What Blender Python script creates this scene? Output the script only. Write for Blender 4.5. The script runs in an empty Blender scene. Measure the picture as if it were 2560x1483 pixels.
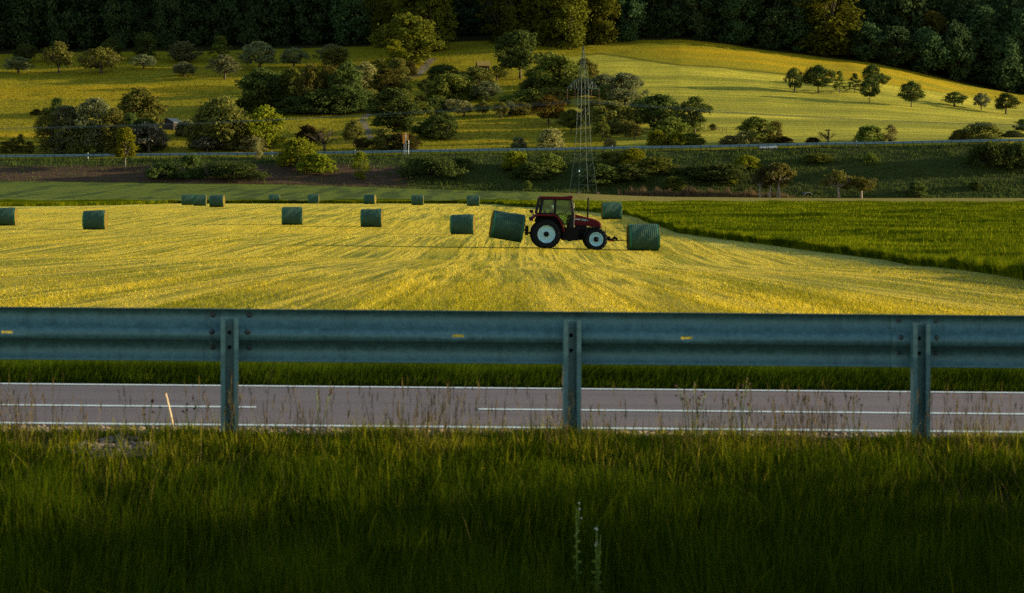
import bpy, math, random
import numpy as np
from mathutils import Vector, Matrix

# ------------------------------------------------------------------ basics
K = 0.5              # metres of real depth per step of the depth scale used in the tables below
FN = 12900.0         # focal length in picture widths of 2560 for that scale
F = FN*K             # focal length in pixels of a 2560 wide picture
YB = 1066            # foot of the embankment
CX, HZ = 1280.0, 497.0
scene = bpy.context.scene
COL = scene.collection
R = math.radians
RS = np.random.RandomState(7)

def link(o):
    COL.objects.link(o)
    return o

def tag(o, label=None, cat=None, group=None, kind=None):
    if label: o['label'] = label
    if cat: o['category'] = cat
    if group: o['group'] = group
    if kind: o['kind'] = kind
    return o

def empty(name, loc, label=None, cat=None, group=None):
    o = bpy.data.objects.new(name, None)
    o.location = loc
    o.empty_display_size = 0.2
    link(o)
    return tag(o, label, cat, group)

def obj(name, me, mat=None, parent=None):
    o = bpy.data.objects.new(name, me)
    link(o)
    if mat is not None:
        if len(me.materials) == 0:
            me.materials.append(mat)
        elif me.materials[0] != mat:
            o.material_slots[0].link = 'OBJECT'
            o.material_slots[0].material = mat
    if parent is not None:
        o.parent = parent
    return o

def np_mesh(name, V, Q, smooth=False):
    """mesh from arrays: V (n,3) vertices, Q (m,k) faces"""
    V = np.asarray(V, dtype=np.float32); Q = np.asarray(Q, dtype=np.int32)
    me = bpy.data.meshes.new(name)
    k = Q.shape[1]
    me.vertices.add(len(V)); me.loops.add(Q.size); me.polygons.add(len(Q))
    me.vertices.foreach_set('co', V.ravel())
    me.loops.foreach_set('vertex_index', Q.ravel())
    me.polygons.foreach_set('loop_start', np.arange(0, Q.size, k, dtype=np.int32))
    if smooth:
        me.polygons.foreach_set('use_smooth', np.ones(len(Q), dtype=bool))
    me.update(calc_edges=True)
    return me

class MB:
    """collects boxes, bars, tubes, prisms and lathes into ONE mesh"""
    def __init__(s): s.v = []; s.f = []
    def add(s, vs, fs):
        b = len(s.v); s.v += [tuple(v) for v in vs]; s.f += [tuple(b + i for i in f) for f in fs]; return s
    def box(s, c, d, rot=None):
        hx, hy, hz = d[0]/2, d[1]/2, d[2]/2
        vs = [Vector((x, y, z)) for x in (-hx, hx) for y in (-hy, hy) for z in (-hz, hz)]
        if rot is not None: vs = [rot @ v for v in vs]
        c = Vector(c)
        return s.add([c + v for v in vs], [(0,1,3,2),(4,6,7,5),(0,4,5,1),(2,3,7,6),(0,2,6,4),(1,5,7,3)])
    def tube(s, path, rad, n=8, cap=True):
        path = [Vector(p) for p in path]
        if not isinstance(rad, (list, tuple)): rad = [rad]*len(path)
        rings = []
        up = Vector((0.13, 0.31, 0.94)).normalized()
        for i, p in enumerate(path):
            a = path[max(i-1, 0)]; b = path[min(i+1, len(path)-1)]
            t = (b-a).normalized()
            if abs(t.dot(up)) > 0.97: u = t.cross(Vector((1, 0.1, 0))).normalized()
            else: u = t.cross(up).normalized()
            w = t.cross(u)
            rings.append([p + (u*math.cos(2*math.pi*k/n) + w*math.sin(2*math.pi*k/n))*rad[i] for k in range(n)])
        vs = [v for r in rings for v in r]; fs = []
        for i in range(len(path)-1):
            for k in range(n):
                fs.append((i*n+k, i*n+(k+1) % n, (i+1)*n+(k+1) % n, (i+1)*n+k))
        if cap:
            fs.append(tuple(range(n-1, -1, -1))); fs.append(tuple((len(path)-1)*n+k for k in range(n)))
        return s.add(vs, fs)
    def prism(s, poly, y0, y1):
        """polygon of (x, z) extruded along y"""
        n = len(poly)
        vs = [(p[0], y0, p[1]) for p in poly] + [(p[0], y1, p[1]) for p in poly]
        fs = [tuple(range(n)), tuple(range(2*n-1, n-1, -1))]
        for i in range(n):
            j = (i+1) % n
            fs.append((i, i+n, j+n, j))
        return s.add(vs, fs)
    def prismz(s, poly, z0, z1):
        n = len(poly)
        vs = [(p[0], p[1], z0) for p in poly] + [(p[0], p[1], z1) for p in poly]
        fs = [tuple(range(n-1, -1, -1)), tuple(range(n, 2*n))]
        for i in range(n):
            j = (i+1) % n
            fs.append((i, j, j+n, i+n))
        return s.add(vs, fs)
    def lathe(s, prof, n=32, c=(0, 0, 0)):
        """profile of (radius, y) turned about the y axis"""
        vs = []
        for r, y in prof:
            for k in range(n):
                a = 2*math.pi*k/n
                vs.append((c[0]+r*math.cos(a), c[1]+y, c[2]+r*math.sin(a)))
        fs = []
        for i in range(len(prof)-1):
            for k in range(n):
                fs.append((i*n+k, i*n+(k+1) % n, (i+1)*n+(k+1) % n, (i+1)*n+k))
        return s.add(vs, fs)
    def ball(s, c, r, n=10, m=6):
        if not isinstance(r, (list, tuple)): r = (r, r, r)
        vs = []; fs = []
        for i in range(m+1):
            ph = math.pi*i/m
            for k in range(n):
                a = 2*math.pi*k/n
                vs.append((c[0]+r[0]*math.sin(ph)*math.cos(a), c[1]+r[1]*math.sin(ph)*math.sin(a), c[2]+r[2]*math.cos(ph)))
        for i in range(m):
            for k in range(n):
                fs.append((i*n+k, (i+1)*n+k, (i+1)*n+(k+1) % n, i*n+(k+1) % n))
        return s.add(vs, fs)
    def mesh(s, name, smooth=False):
        me = bpy.data.meshes.new(name)
        me.from_pydata(s.v, [], s.f)
        if smooth: me.polygons.foreach_set('use_smooth', [True]*len(me.polygons))
        me.update()
        return me
    def build(s, name, mat, parent=None, smooth=False, bevel=0):
        o = obj(name, s.mesh(name, smooth), mat, parent)
        if bevel:
            m = o.modifiers.new('bevel', 'BEVEL'); m.width = bevel; m.segments = 2; m.limit_method = 'ANGLE'; m.angle_limit = R(35)
            m.harden_normals = False
        return o

def copy_tree(o, parent=None):
    c = o.copy(); link(c)
    if parent is not None: c.parent = parent
    for ch in list(o.children): copy_tree(ch, c)
    return c

# ------------------------------------------------------------------ terrain
PXC = np.array([-600., 0., 640., 1280., 1700., 2128., 2560., 3200.])
def hrow(py, Y): return [(p - HZ)*Y/FN for p in py]
HT = [  # (Y, metres below the camera at each column)
 (60,  [1.36, 1.40, 1.44, 1.48, 1.50, 1.53, 1.56, 1.60]),
 (72,  [1.49, 1.51, 1.53, 1.55, 1.58, 1.60, 1.64, 1.70]),
 (146, [2.00, 2.00, 2.00, 2.05, 2.15, 2.20, 2.30, 2.40]),
 (235, [2.55, 2.60, 2.65, 2.82, 3.00, 3.05, 3.05, 3.05]),
 (280, [2.40, 2.45, 2.50, 2.65, 2.85, 2.90, 2.95, 3.00]),
 (325, [2.32, 2.36, 2.40, 2.48, 2.50, 2.50, 2.50, 2.50]),
 (370, [2.40, 2.45, 2.48, 2.58, 2.36, 2.28, 2.28, 2.28]),
 (415, [2.15, 2.15, 2.20, 2.30, 2.00, 1.90, 1.90, 1.90]),
 (446, [1.90, 1.90, 1.90, 1.95, 1.62, 1.55, 1.50, 1.50]),
 (613, [1.00, 1.00, 1.00, 1.05, 1.10, 1.10, 1.10, 1.10]),
 (700, [0.80, 0.85, 0.90, 1.00, 1.00, 1.00, 1.00, 1.00]),
 (806, [0.65, 0.70, 0.75, 0.80, 0.85, 0.85, 0.85, 0.85]),
 (YB, hrow([450, 453, 460, 478, 492, 495, 495, 495], YB)),
 (1112, hrow([404, 399, 393, 383, 376, 367, 359, 349], 1112)),
 (1125, hrow([404, 399, 393, 383, 376, 367, 359, 349], 1112)),
]
for Yq in (1130, 1160, 1200, 1250, 1300, 1350, 1400, 1450, 1500):
    t = (Yq-1125)/375.0
    lo = np.array([399, 394, 388, 378, 371, 362, 354, 344.]); hi = np.array([150, 135, 125, 103, 97, 150, 236, 330.])
    HT.append((Yq, hrow(list(lo+(hi-lo)*t**0.95), Yq)))
for Yq in (1600, 1750, 2000, 2400):
    t = (Yq-1500)/100.0
    hi = np.array([150, 135, 125, 103, 97, 150, 236, 330.])
    HT.append((Yq, hrow(list(hi-55*t**0.8), Yq)))
HY = np.array([r[0] for r in HT], float); HM = np.array([r[1] for r in HT], float)
NY = np.array([-30, 5, 22, 24, 26.2, 29.0, 29.8, 30.4, 30.62, 37.35, 37.6, 41, 48, 60.])
NZ = np.array([1.9, 2.0, 2.40, 2.38, 2.20, 1.47, 1.40, 1.39, 1.385, 1.385, 1.40, 1.42, 1.43, 1.48])

def vnoise(x, y, seed=0):
    """cheap smooth value noise for arrays"""
    x = np.asarray(x, float); y = np.asarray(y, float)
    xi = np.floor(x); yi = np.floor(y); fx = x-xi; fy = y-yi
    fx = fx*fx*(3-2*fx); fy = fy*fy*(3-2*fy)
    def h(a, b):
        v = np.sin(a*127.1+b*311.7+seed*74.7)*43758.5453
        return v-np.floor(v)
    return (h(xi, yi)*(1-fx)+h(xi+1, yi)*fx)*(1-fy)+(h(xi, yi+1)*(1-fx)+h(xi+1, yi+1)*fx)*fy

def ground(X, Y):
    """height of the ground at X metres, depth step Y; arrays welcome"""
    X = np.asarray(X, float); Y = np.asarray(Y, float)
    px = np.clip(CX+FN*X/np.maximum(Y, 1.0), -600, 3200)
    # bilinear in (Y, px)
    ci = np.clip(np.searchsorted(PXC, px, side='right')-1, 0, len(PXC)-2)
    cf = (px-PXC[ci])/(PXC[ci+1]-PXC[ci]); cf = cf*cf*(3-2*cf)*0.5+cf*0.5
    ri = np.clip(np.searchsorted(HY, Y, side='right')-1, 0, len(HY)-2)
    rf = np.clip((Y-HY[ri])/(HY[ri+1]-HY[ri]), 0, 1)
    h = (HM[ri, ci]*(1-cf)+HM[ri, ci+1]*cf)*(1-rf)+(HM[ri+1, ci]*(1-cf)+HM[ri+1, ci+1]*cf)*rf
    zf = -h
    zn = -np.interp(Y, NY, NZ)-0.009*np.clip(X-0.35, -12, 12)
    k = np.clip((Y-48)/12.0, 0, 1)
    z = np.where(Y < 60, zn*(1-k)+zf*k, zf)
    # small swells
    amp = np.interp(Y, [40, 70, 300, 800, YB, 1112, 1125, 1200, 1500], [0, .02, .10, .08, .05, 0, 0, .5, .8])
    z = z+amp*(vnoise(X/22.0+3, Y/45.0, 1)-.5)+amp*.4*(vnoise(X/7.0, Y/16.0, 2)-.5)
    return z

def at(px, Y, dz=0.0):
    X = (px-CX)*Y/FN
    return Vector((X, Y*K, float(ground(X, Y))+dz))

def solve_Y(px, py, y0, y1):
    """distance at which the ground shows at picture point (px, py)"""
    Ys = np.linspace(y0, y1, 800)
    X = (px-CX)*Ys/FN
    p = HZ-FN*ground(X, Ys)/Ys
    return float(Ys[int(np.argmin(np.abs(p-py)))])
# ------------------------------------------------------------------ materials
class NT:
    def __init__(s, name):
        s.m = bpy.data.materials.new(name); s.m.use_nodes = True
        s.t = s.m.node_tree; s.t.nodes.clear()
        s.out = s.t.nodes.new('ShaderNodeOutputMaterial')
    def n(s, typ, **kw):
        nd = s.t.nodes.new('ShaderNode'+typ)
        for k, v in kw.items():
            if k in nd.inputs: nd.inputs[k].default_value = v
            else: setattr(nd, k, v)
        return nd
    def l(s, a, b): s.t.links.new(a, b)
    def coord(s, kind='Object', scale=(1, 1, 1), rot=(0, 0, 0)):
        c = s.n('TexCoord'); mp = s.n('Mapping')
        mp.inputs['Scale'].default_value = scale; mp.inputs['Rotation'].default_value = rot
        s.l(c.outputs[kind], mp.inputs['Vector']); return mp.outputs['Vector']
    def noise(s, vec, scale, detail=4, rough=.6):
        nd = s.n('TexNoise'); nd.inputs['Scale'].default_value = scale
        nd.inputs['Detail'].default_value = detail; nd.inputs['Roughness'].default_value = rough
        s.l(vec, nd.inputs['Vector']); return nd.outputs['Fac']
    def ramp(s, fac, stops):
        r = s.n('ValToRGB'); e = r.color_ramp.elements
        while len(e) < len(stops): e.new(0.5)
        for i, (p, c) in enumerate(stops):
            e[i].position = p
            e[i].color = (c, c, c, 1) if isinstance(c, (int, float)) else (*c, 1)
        s.l(fac, r.inputs['Fac']); return r.outputs['Color']
    def mix(s, fac, a, b, mode='MIX'):
        m = s.n('Mix'); m.data_type = 'RGBA'; m.blend_type = mode; m.clamp_factor = True
        for sock, v in ((m.inputs[0], fac), (m.inputs[6], a), (m.inputs[7], b)):
            if hasattr(v, 'is_linked'): s.l(v, sock)
            elif isinstance(v, (int, float)): sock.default_value = v
            else: sock.default_value = (*v, 1)
        return m.outputs[2]
    def math(s, op, a, b=0.0):
        m = s.n('Math'); m.operation = op
        for sock, v in ((m.inputs[0], a), (m.inputs[1], b)):
            if hasattr(v, 'is_linked'): s.l(v, sock)
            else: sock.default_value = v
        return m.outputs[0]
    def bump(s, h, strength, dist):
        b = s.n('Bump'); b.inputs['Strength'].default_value = strength; b.inputs['Distance'].default_value = dist
        s.l(h, b.inputs['Height']); return b.outputs['Normal']
    def princ(s, col, rough=.8, metal=0.0, spec=.3, normal=None, **kw):
        p = s.n('BsdfPrincipled')
        for key, v in (('Base Color', col), ('Roughness', rough), ('Metallic', metal), ('Specular IOR Level', spec)):
            if hasattr(v, 'is_linked'): s.l(v, p.inputs[key])
            elif isinstance(v, (int, float)): p.inputs[key].default_value = v
            else: p.inputs[key].default_value = (*v, 1)
        for k, v in kw.items(): p.inputs[k].default_value = v
        if normal is not None: s.l(normal, p.inputs['Normal'])
        s.l(p.outputs[0], s.out.inputs[0]); return p
    def attr(s, name):
        a = s.n('Attribute'); a.attribute_name = name; return a.outputs['Fac']

def leafmat(name, c1, c2, c3=None, trans=.4, gloss=0.0, objvar=.25, soft=True, band=False):
    """foliage: every leaf face its own tone between c1 and c2, every plant a little different"""
    t = NT(name)
    g = t.n('NewGeometry'); oi = t.n('ObjectInfo')
    if soft:
        c3 = tuple(a*.6+b*.4 for a, b in zip(c2, c3 or c2)); c1 = tuple(a*.6+b*.4 for a, b in zip(c2, c1))
    st = [(0, c1), (.75, c2), (1, c3 or c2)]
    col = t.ramp(g.outputs['Random Per Island'], st)
    if band:        # darker and lighter belts along the standing crop
        bn = t.noise(t.coord(scale=(.09, .42, 1)), 1.0, 3, .55)
        col = t.mix(t.ramp(bn, [(.42, .75), (.56, 0)]), col, (.020,.040,.002))
        col = t.mix(t.ramp(bn, [(.60, 0), (.72, .45)]), col, (.17,.175,.006))
    hsv = t.n('HueSaturation')
    t.l(col, hsv.inputs['Color'])
    v = t.math('ADD', t.math('MULTIPLY', oi.outputs['Random'], 2*objvar), 1-objvar)
    t.l(v, hsv.inputs['Value'])
    t.l(t.math('ADD', t.math('MULTIPLY', oi.outputs['Random'], .03), .485), hsv.inputs['Hue'])
    c = hsv.outputs['Color']
    d = t.n('BsdfDiffuse'); tr = t.n('BsdfTranslucent'); mx = t.n('MixShader'); mx.inputs[0].default_value = trans
    t.l(c, d.inputs['Color']); t.l(c, tr.inputs['Color'])
    t.l(d.outputs[0], mx.inputs[1]); t.l(tr.outputs[0], mx.inputs[2])
    last = mx.outputs[0]
    if gloss:
        gl = t.n('BsdfGlossy'); gl.inputs['Roughness'].default_value = .45
        m2 = t.n('MixShader'); m2.inputs[0].default_value = gloss
        t.l(last, m2.inputs[1]); t.l(gl.outputs[0], m2.inputs[2]); last = m2.outputs[0]
    t.l(last, t.out.inputs[0])
    return t.m

def plain(name, col, rough=.6, metal=0.0, spec=.4, var=.25, scale=6.0, bump=0.0):
    t = NT(name); v = t.coord()
    n = t.noise(v, scale, 5)
    c = t.mix(n, tuple(x*(1-var) for x in col), tuple(min(1, x*(1+var)) for x in col))
    t.princ(c, rough, metal, spec, t.bump(n, bump, .02) if bump else None)
    return t.m

M = {}
SC = 1.0
def LM(k, c1, c2, c3=None, **kw): M[k] = leafmat('leaf_'+k, c1, c2, c3, **kw)
LM('dark',   (.022,.038,.011), (.055,.076,.018), (.090,.104,.024))
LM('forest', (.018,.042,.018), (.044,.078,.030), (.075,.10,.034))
LM('forestlit', (.034,.042,.006), (.075,.082,.009), (.12,.115,.012))  # brighter copy of the wood foliage, sunlight put into its colour
LM('mid',    (.040,.060,.012), (.098,.120,.020), (.15,.165,.032))
LM('olive',  (.054,.058,.013), (.108,.108,.022), (.165,.155,.034))
LM('yellow', (.060,.076,.006), (.135,.150,.010), (.20,.20,.018))
LM('grey',   (.060,.075,.032), (.115,.130,.056), (.18,.185,.09))
LM('russet', (.032,.022,.005), (.066,.042,.008), (.095,.064,.012))
LM('blossom',(.05,.055,.025), (.14,.14,.085), (.38,.35,.27), soft=False)
LM('pale',   (.085,.085,.030), (.17,.16,.055), (.26,.23,.09))
LM('brown',  (.022,.019,.007), (.046,.038,.012), (.070,.055,.018))
LM('grass',  (.018,.036,.0015), (.052,.080,.003), (.13,.13,.005), trans=.45, objvar=.05, soft=False)
LM('sungrass', (.075,.088,.004), (.20,.19,.007), (.34,.26,.035), trans=.45, objvar=.05, soft=False)  # yellower shoulder grass, the golden sunlight there put into its colour
LM('meadowg', (.075,.080,.005), (.15,.14,.008), (.22,.19,.012), trans=.4, objvar=.05)
LM('verge',  (.012,.026,.002), (.040,.062,.003), (.085,.095,.007), trans=.4, objvar=.05)
LM('crop',   (.044,.066,.002), (.115,.140,.003), (.23,.23,.009), trans=.4, objvar=.05, soft=False, band=True)
LM('brownolive', (.036,.037,.009), (.074,.070,.014), (.11,.10,.020))
LM('stalk',  (.045,.045,.012), (.12,.095,.030), (.24,.18,.07), trans=.3)
LM('seed',   (.035,.018,.012), (.07,.035,.022), (.11,.06,.035), trans=.2)
LM('reed',   (.06,.045,.022), (.11,.078,.042), (.16,.115,.06), trans=.3)

def bark(name, a, b):
    t = NT(name); v = t.coord(scale=(1, 1, .25))
    n = t.noise(v, 14, 6)
    t.princ(t.ramp(n, [(.3, a), (.7, b)]), .9, 0, .1, t.bump(n, .6, .05)); return t.m
M['bark'] = bark('bark', (.025,.020,.015), (.085,.070,.055))
M['palebark'] = bark('pale_bark', (.09,.075,.06), (.26,.22,.18))

def m_hay(name, blade=False):
    t = NT(name)
    v = t.coord(rot=(0, 0, R(-.9)))
    vr = t.coord(scale=(1, .010, 1), rot=(0, 0, R(-.9)))
    rows = t.noise(vr, 1.25, 3, .55)
    rows2 = t.noise(vr, 4.2, 3, .6)
    fine = t.noise(v, 9.0, 5, .7)
    fine2 = t.noise(v, 40.0, 4, .7)
    big = t.noise(v, .035, 3, .5)
    base = t.ramp(fine, [(.34, (.12,.125,.005)), (.45, (.44,.36,.018)), (.57, (.63,.49,.040)), (.70, (.86,.74,.22))])
    c = t.mix(t.ramp(rows, [(.49, 0), (.58, .68)]), base, (.15,.17,.005), 'MIX')
    c = t.mix(t.ramp(rows2, [(.51, 0), (.59, .75)]), c, (.11,.13,.005))
    c = t.mix(t.ramp(big, [(.45, 0), (.65, .45)]), c, (.62,.45,.016))
    c = t.mix(t.ramp(fine2, [(.38, .85), (.50, 0)]), c, (.055,.06,.004))  # dark specks: shade between the straws put into the colour
    # the fresh, greyer swath alongside the standing crop
    c = t.mix(t.math('MULTIPLY', t.attr('edge'), .6), c, (.36,.38,.10))
    # worn soil patches
    soil = t.noise(t.coord(scale=(1, .3, 1)), .16, 3, .5)
    c = t.mix(t.ramp(soil, [(.66, 0), (.74, .35)]), c, (.34,.20,.06))
    h = t.math('ADD', t.math('ADD', fine, t.math('MULTIPLY', fine2, .5)), t.math('MULTIPLY', rows2, 2.0))
    if blade:
        g = t.n('NewGeometry')
        c = t.mix(1.0, c, t.ramp(g.outputs['Random Per Island'], [(0, (.40,.46,.32)), (.4, (.90, .90, .80)), (1, (1.22, 1.16, 1.5))]), 'MULTIPLY')
        d = t.n('BsdfDiffuse'); tr = t.n('BsdfTranslucent'); mx = t.n('MixShader'); mx.inputs[0].default_value = .35
        t.l(c, d.inputs['Color']); t.l(c, tr.inputs['Color']); t.l(d.outputs[0], mx.inputs[1]); t.l(tr.outputs[0], mx.inputs[2])
        t.l(mx.outputs[0], t.out.inputs[0]); return t.m
    t.princ(c, .95, 0, .1, t.bump(h, 1.0, .15)); return t.m
def m_crop():
    t = NT('crop_ground')
    v = t.coord(rot=(0, 0, R(28)), scale=(1, .05, 1))
    rows = t.noise(v, .35, 3, .5); fine = t.noise(t.coord(), 3.0, 5, .7)
    streak = t.noise(t.coord(scale=(.06, 1, 1)), .10, 4, .6)
    c = t.ramp(fine, [(.3, (.036,.058,.005)), (.55, (.070,.098,.008)), (.75, (.11,.13,.012))])
    c = t.mix(t.ramp(rows, [(.50, 0), (.58, .8)]), c, (.022,.040,.006))
    c = t.mix(t.ramp(streak, [(.5, 0), (.7, .4)]), c, (.15,.15,.03))
    tc = t.n('TexCoord'); sx = t.n('SeparateXYZ'); t.l(tc.outputs['Object'], sx.inputs[0])
    u = t.math('ADD', t.math('MULTIPLY', sx.outputs[0], 1.0), t.math('MULTIPLY', sx.outputs[1], .55))
    u = t.math('ADD', u, t.math('MULTIPLY', t.noise(t.coord(scale=(1, .3, 1)), .12, 3), 9.0))
    ln = t.math('SINE', t.math('MULTIPLY', u, 1.55))
    msk = t.ramp(t.noise(t.coord(scale=(1, .25, 1)), .09, 3), [(.35, .2), (.55, .9)])
    c = t.mix(t.math('MULTIPLY', t.ramp(ln, [(.80, 0), (.97, 1)]), msk), c, (.018,.034,.004))
    tan = t.ramp(t.noise(t.coord(scale=(.1, 1, 1)), .22, 4, .6), [(.3, (.10,.088,.018)), (.55, (.155,.130,.026)), (.75, (.12,.135,.016))])
    c = t.mix(t.attr('tan'), c, tan)
    t.princ(c, .95, 0, .05, t.bump(fine, .8, .15)); return t.m
def m_bank():
    t = NT('embankment_ground')
    n = t.noise(t.coord(scale=(.35, 1, 1)), .32, 5, .65); f = t.noise(t.coord(), 2.6, 6, .75)
    green = t.ramp(f, [(.3, (.016,.024,.006)), (.55, (.038,.050,.012)), (.75, (.065,.075,.020))])
    soil = t.ramp(t.noise(t.coord(scale=(.2, 1, 2)), 1.8, 5, .7), [(.3, (.035,.022,.014)), (.6, (.075,.045,.030)), (.75, (.12,.075,.050))])
    c = t.mix(t.ramp(t.math('ADD', t.attr('soil'), t.math('MULTIPLY', t.math('SUBTRACT', n, .5), .9)), [(.42, 0), (.58, 1)]), green, soil)
    t.princ(c, .95, 0, .05, t.bump(f, 1.0, .5)); return t.m
def m_meadow():
    t = NT('meadow_ground')
    f = t.noise(t.coord(), 1.1, 6, .75)
    pat = t.noise(t.coord(scale=(.16, .9, .9)), .11, 4, .6)
    strk = t.noise(t.coord(scale=(.035, 1, 1), rot=(0, 0, R(-2))), .5, 4, .65)
    g = t.ramp(f, [(.3, (.095,.095,.004)), (.55, (.165,.150,.006)), (.75, (.23,.20,.010))])
    g = t.mix(t.ramp(strk, [(.42, 0), (.62, .6)]), g, (.24,.185,.007))
    y = t.ramp(f, [(.3, (.20,.14,.004)), (.6, (.34,.225,.003)), (.75, (.44,.30,.004))])
    c = t.mix(t.ramp(t.math('ADD', t.attr('flower'), t.math('MULTIPLY', t.math('SUBTRACT', pat, .5), 2.2)), [(.25, 0), (.85, .9)]), g, y)
    # tilled hill field
    hs = t.noise(t.coord(scale=(.040, 1, 1), rot=(0, 0, R(9))), .38, 5, .65)
    ht = t.noise(t.coord(scale=(.05, 1, 1), rot=(0, 0, R(-14))), 1.4, 3, .6)
    hc = t.ramp(hs, [(.3, (.17,.175,.014)), (.5, (.30,.275,.026)), (.7, (.50,.41,.045))])
    hl = t.noise(t.coord(scale=(.10, 1, 1), rot=(0, 0, R(5))), .055, 3, .5)
    hc = t.mix(t.ramp(hl, [(.38, .6), (.58, 0)]), hc, (.10,.11,.012))
    hc = t.mix(t.ramp(ht, [(.48, 0), (.58, .5)]), hc, (.11,.12,.014))
    hc = t.mix(t.ramp(f, [(.3, .5), (.5, 0)]), hc, (.15,.15,.03))
    c = t.mix(t.attr('hill'), c, hc)
    c = t.mix(t.math('MULTIPLY', t.attr('ditch'), .8), c, (.045,.055,.006))
    c = t.mix(t.attr('dirt'), c, (.15,.125,.105))
    t.princ(c, .95, 0, .05, t.bump(f, .7, .35)); return t.m
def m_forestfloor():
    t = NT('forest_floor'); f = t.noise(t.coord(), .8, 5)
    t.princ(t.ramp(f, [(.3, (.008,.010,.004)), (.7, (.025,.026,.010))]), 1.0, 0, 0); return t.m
def m_nearbank():
    t = NT('bank_soil'); f = t.noise(t.coord(), 18, 6, .75); g = t.noise(t.coord(), 1.8, 4)
    c = t.ramp(f, [(.3, (.012,.012,.005)), (.6, (.04,.035,.014)), (.8, (.09,.075,.04))])
    c = t.mix(t.ramp(g, [(.4, 0), (.6, .6)]), c, (.03,.04,.006))
    t.princ(c, 1.0, 0, .05, t.bump(f, .8, .02)); return t.m
def m_asphalt():
    t = NT('asphalt')
    f = t.noise(t.coord(), 120, 4, .7); s = t.noise(t.coord(scale=(.05, 1, 1)), 1.6, 4, .6)
    c = t.ramp(f, [(.3, (.032,.028,.034)), (.5, (.064,.054,.064)), (.75, (.125,.108,.12))])
    c = t.mix(t.ramp(s, [(.4, 0), (.62, .7)]), c, (.090,.068,.076))
    tc = t.n('TexCoord'); sp = t.n('SeparateXYZ'); t.l(tc.outputs['Object'], sp.inputs[0])
    wv = t.math('SINE', t.math('MULTIPLY', sp.outputs[1], 7.4))                    # wheel tracks along the lane
    c = t.mix(t.math('MULTIPLY', t.ramp(wv, [(.2, 0), (1, .5)]), t.ramp(t.noise(t.coord(scale=(.15, 1, 1)), 2.5, 4), [(.3, .3), (.6, 1)])), c, (.045,.040,.045))
    pt = t.noise(t.coord(scale=(.5, 1, 1)), .9, 2)
    c = t.mix(t.ramp(pt, [(.62, 0), (.64, .45)]), c, (.055,.052,.058))
    t.princ(c, .85, 0, .25, t.bump(f, .5, .004)); return t.m
def m_paint():
    t = NT('road_paint'); f = t.noise(t.coord(), 60, 4, .7)
    t.princ(t.ramp(f, [(.30, (.14,.16,.17)), (.42, (.38,.48,.51)), (.7, (.50,.60,.63))]), .7, 0, .3); return t.m
def m_galv(name, a, b, c_, rough=.5, metal=.35):
    t = NT(name)
    f = t.noise(t.coord(), 22, 5, .65); v = t.n('TexVoronoi'); v.inputs['Scale'].default_value = 60
    t.l(t.coord(), v.inputs['Vector'])
    st = t.noise(t.coord(scale=(1, 1, .05)), 9, 4, .6)
    c = t.ramp(f, [(.3, a), (.55, b), (.8, c_)])
    c = t.mix(t.math('MULTIPLY', v.outputs['Distance'], .35), c, tuple(x*1.5 for x in c_))
    c = t.mix(t.ramp(st, [(.55, 0), (.75, .5)]), c, tuple(x*.45 for x in a))
    t.princ(c, t.ramp(f, [(.3, rough-.1), (.7, rough+.15)]), metal, .4, t.bump(f, .15, .004)); return t.m
def m_net():
    t = NT('bale_net_wrap')
    tc = t.n('TexCoord'); sp = t.n('SeparateXYZ'); t.l(tc.outputs['Object'], sp.inputs[0])
    x = sp.outputs[0]
    wob = t.noise(t.coord(), 3.0, 3)
    xs = t.math('ADD', t.math('MULTIPLY', x, 1.0), t.math('MULTIPLY', wob, .03))
    w = t.math('SINE', t.math('MULTIPLY', xs, 57.0))
    cells = t.noise(t.coord(scale=(1, .4, .4)), 22, 4, .75)
    big = t.noise(t.coord(), 2.4, 4, .6)
    hay = t.ramp(cells, [(.3, (.006,.016,.009)), (.55, (.018,.040,.022)), (.78, (.06,.085,.045))])
    net = t.ramp(cells, [(.3, (.011,.080,.068)), (.7, (.050,.20,.18))])
    k = t.math('MULTIPLY', t.ramp(w, [(.35, .16), (.95, .38)]), t.ramp(big, [(.3, .45), (.65, 1)]))
    c = t.mix(k, hay, net)
    ax = t.math('ABSOLUTE', x)
    c = t.mix(t.ramp(ax, [(.70, 0), (.74, .85)]), c, (.016,.13,.075))
    t.princ(c, .8, 0, .2, t.bump(t.math('ADD', w, t.math('MULTIPLY', cells, 2.0)), .3, .012)); return t.m
def m_hayend():
    t = NT('bale_end'); 
    g = t.n('TexWave'); g.wave_type = 'RINGS'; g.rings_direction = 'X'; g.inputs['Scale'].default_value = 5; g.inputs['Distortion'].default_value = 6; g.inputs['Detail'].default_value = 4
    t.l(t.coord(), g.inputs['Vector'])
    f = t.noise(t.coord(), 22, 5, .75)
    c = t.ramp(f, [(.3, (.035,.028,.004)), (.55, (.11,.085,.012)), (.75, (.24,.18,.035))])
    c = t.mix(t.math('MULTIPLY', g.outputs['Fac'], .5), c, (.10,.075,.012))
    t.princ(c, .95, 0, .1, t.bump(f, 1.0, .05)); return t.m
def m_glass():
    t = NT('tinted_glass')
    tr = t.n('BsdfTransparent'); tr.inputs[0].default_value = (.60,.74,.72, 1)
    gl = t.n('BsdfGlossy'); gl.inputs['Roughness'].default_value = .03; gl.inputs['Color'].default_value = (.7,.9,.85,1)
    fr = t.n('Fresnel'); fr.inputs['IOR'].default_value = 1.5
    mx = t.n('MixShader'); t.l(fr.outputs[0], mx.inputs[0]); t.l(tr.outputs[0], mx.inputs[1]); t.l(gl.outputs[0], mx.inputs[2])
    t.l(mx.outputs[0], t.out.inputs[0]); return t.m
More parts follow.
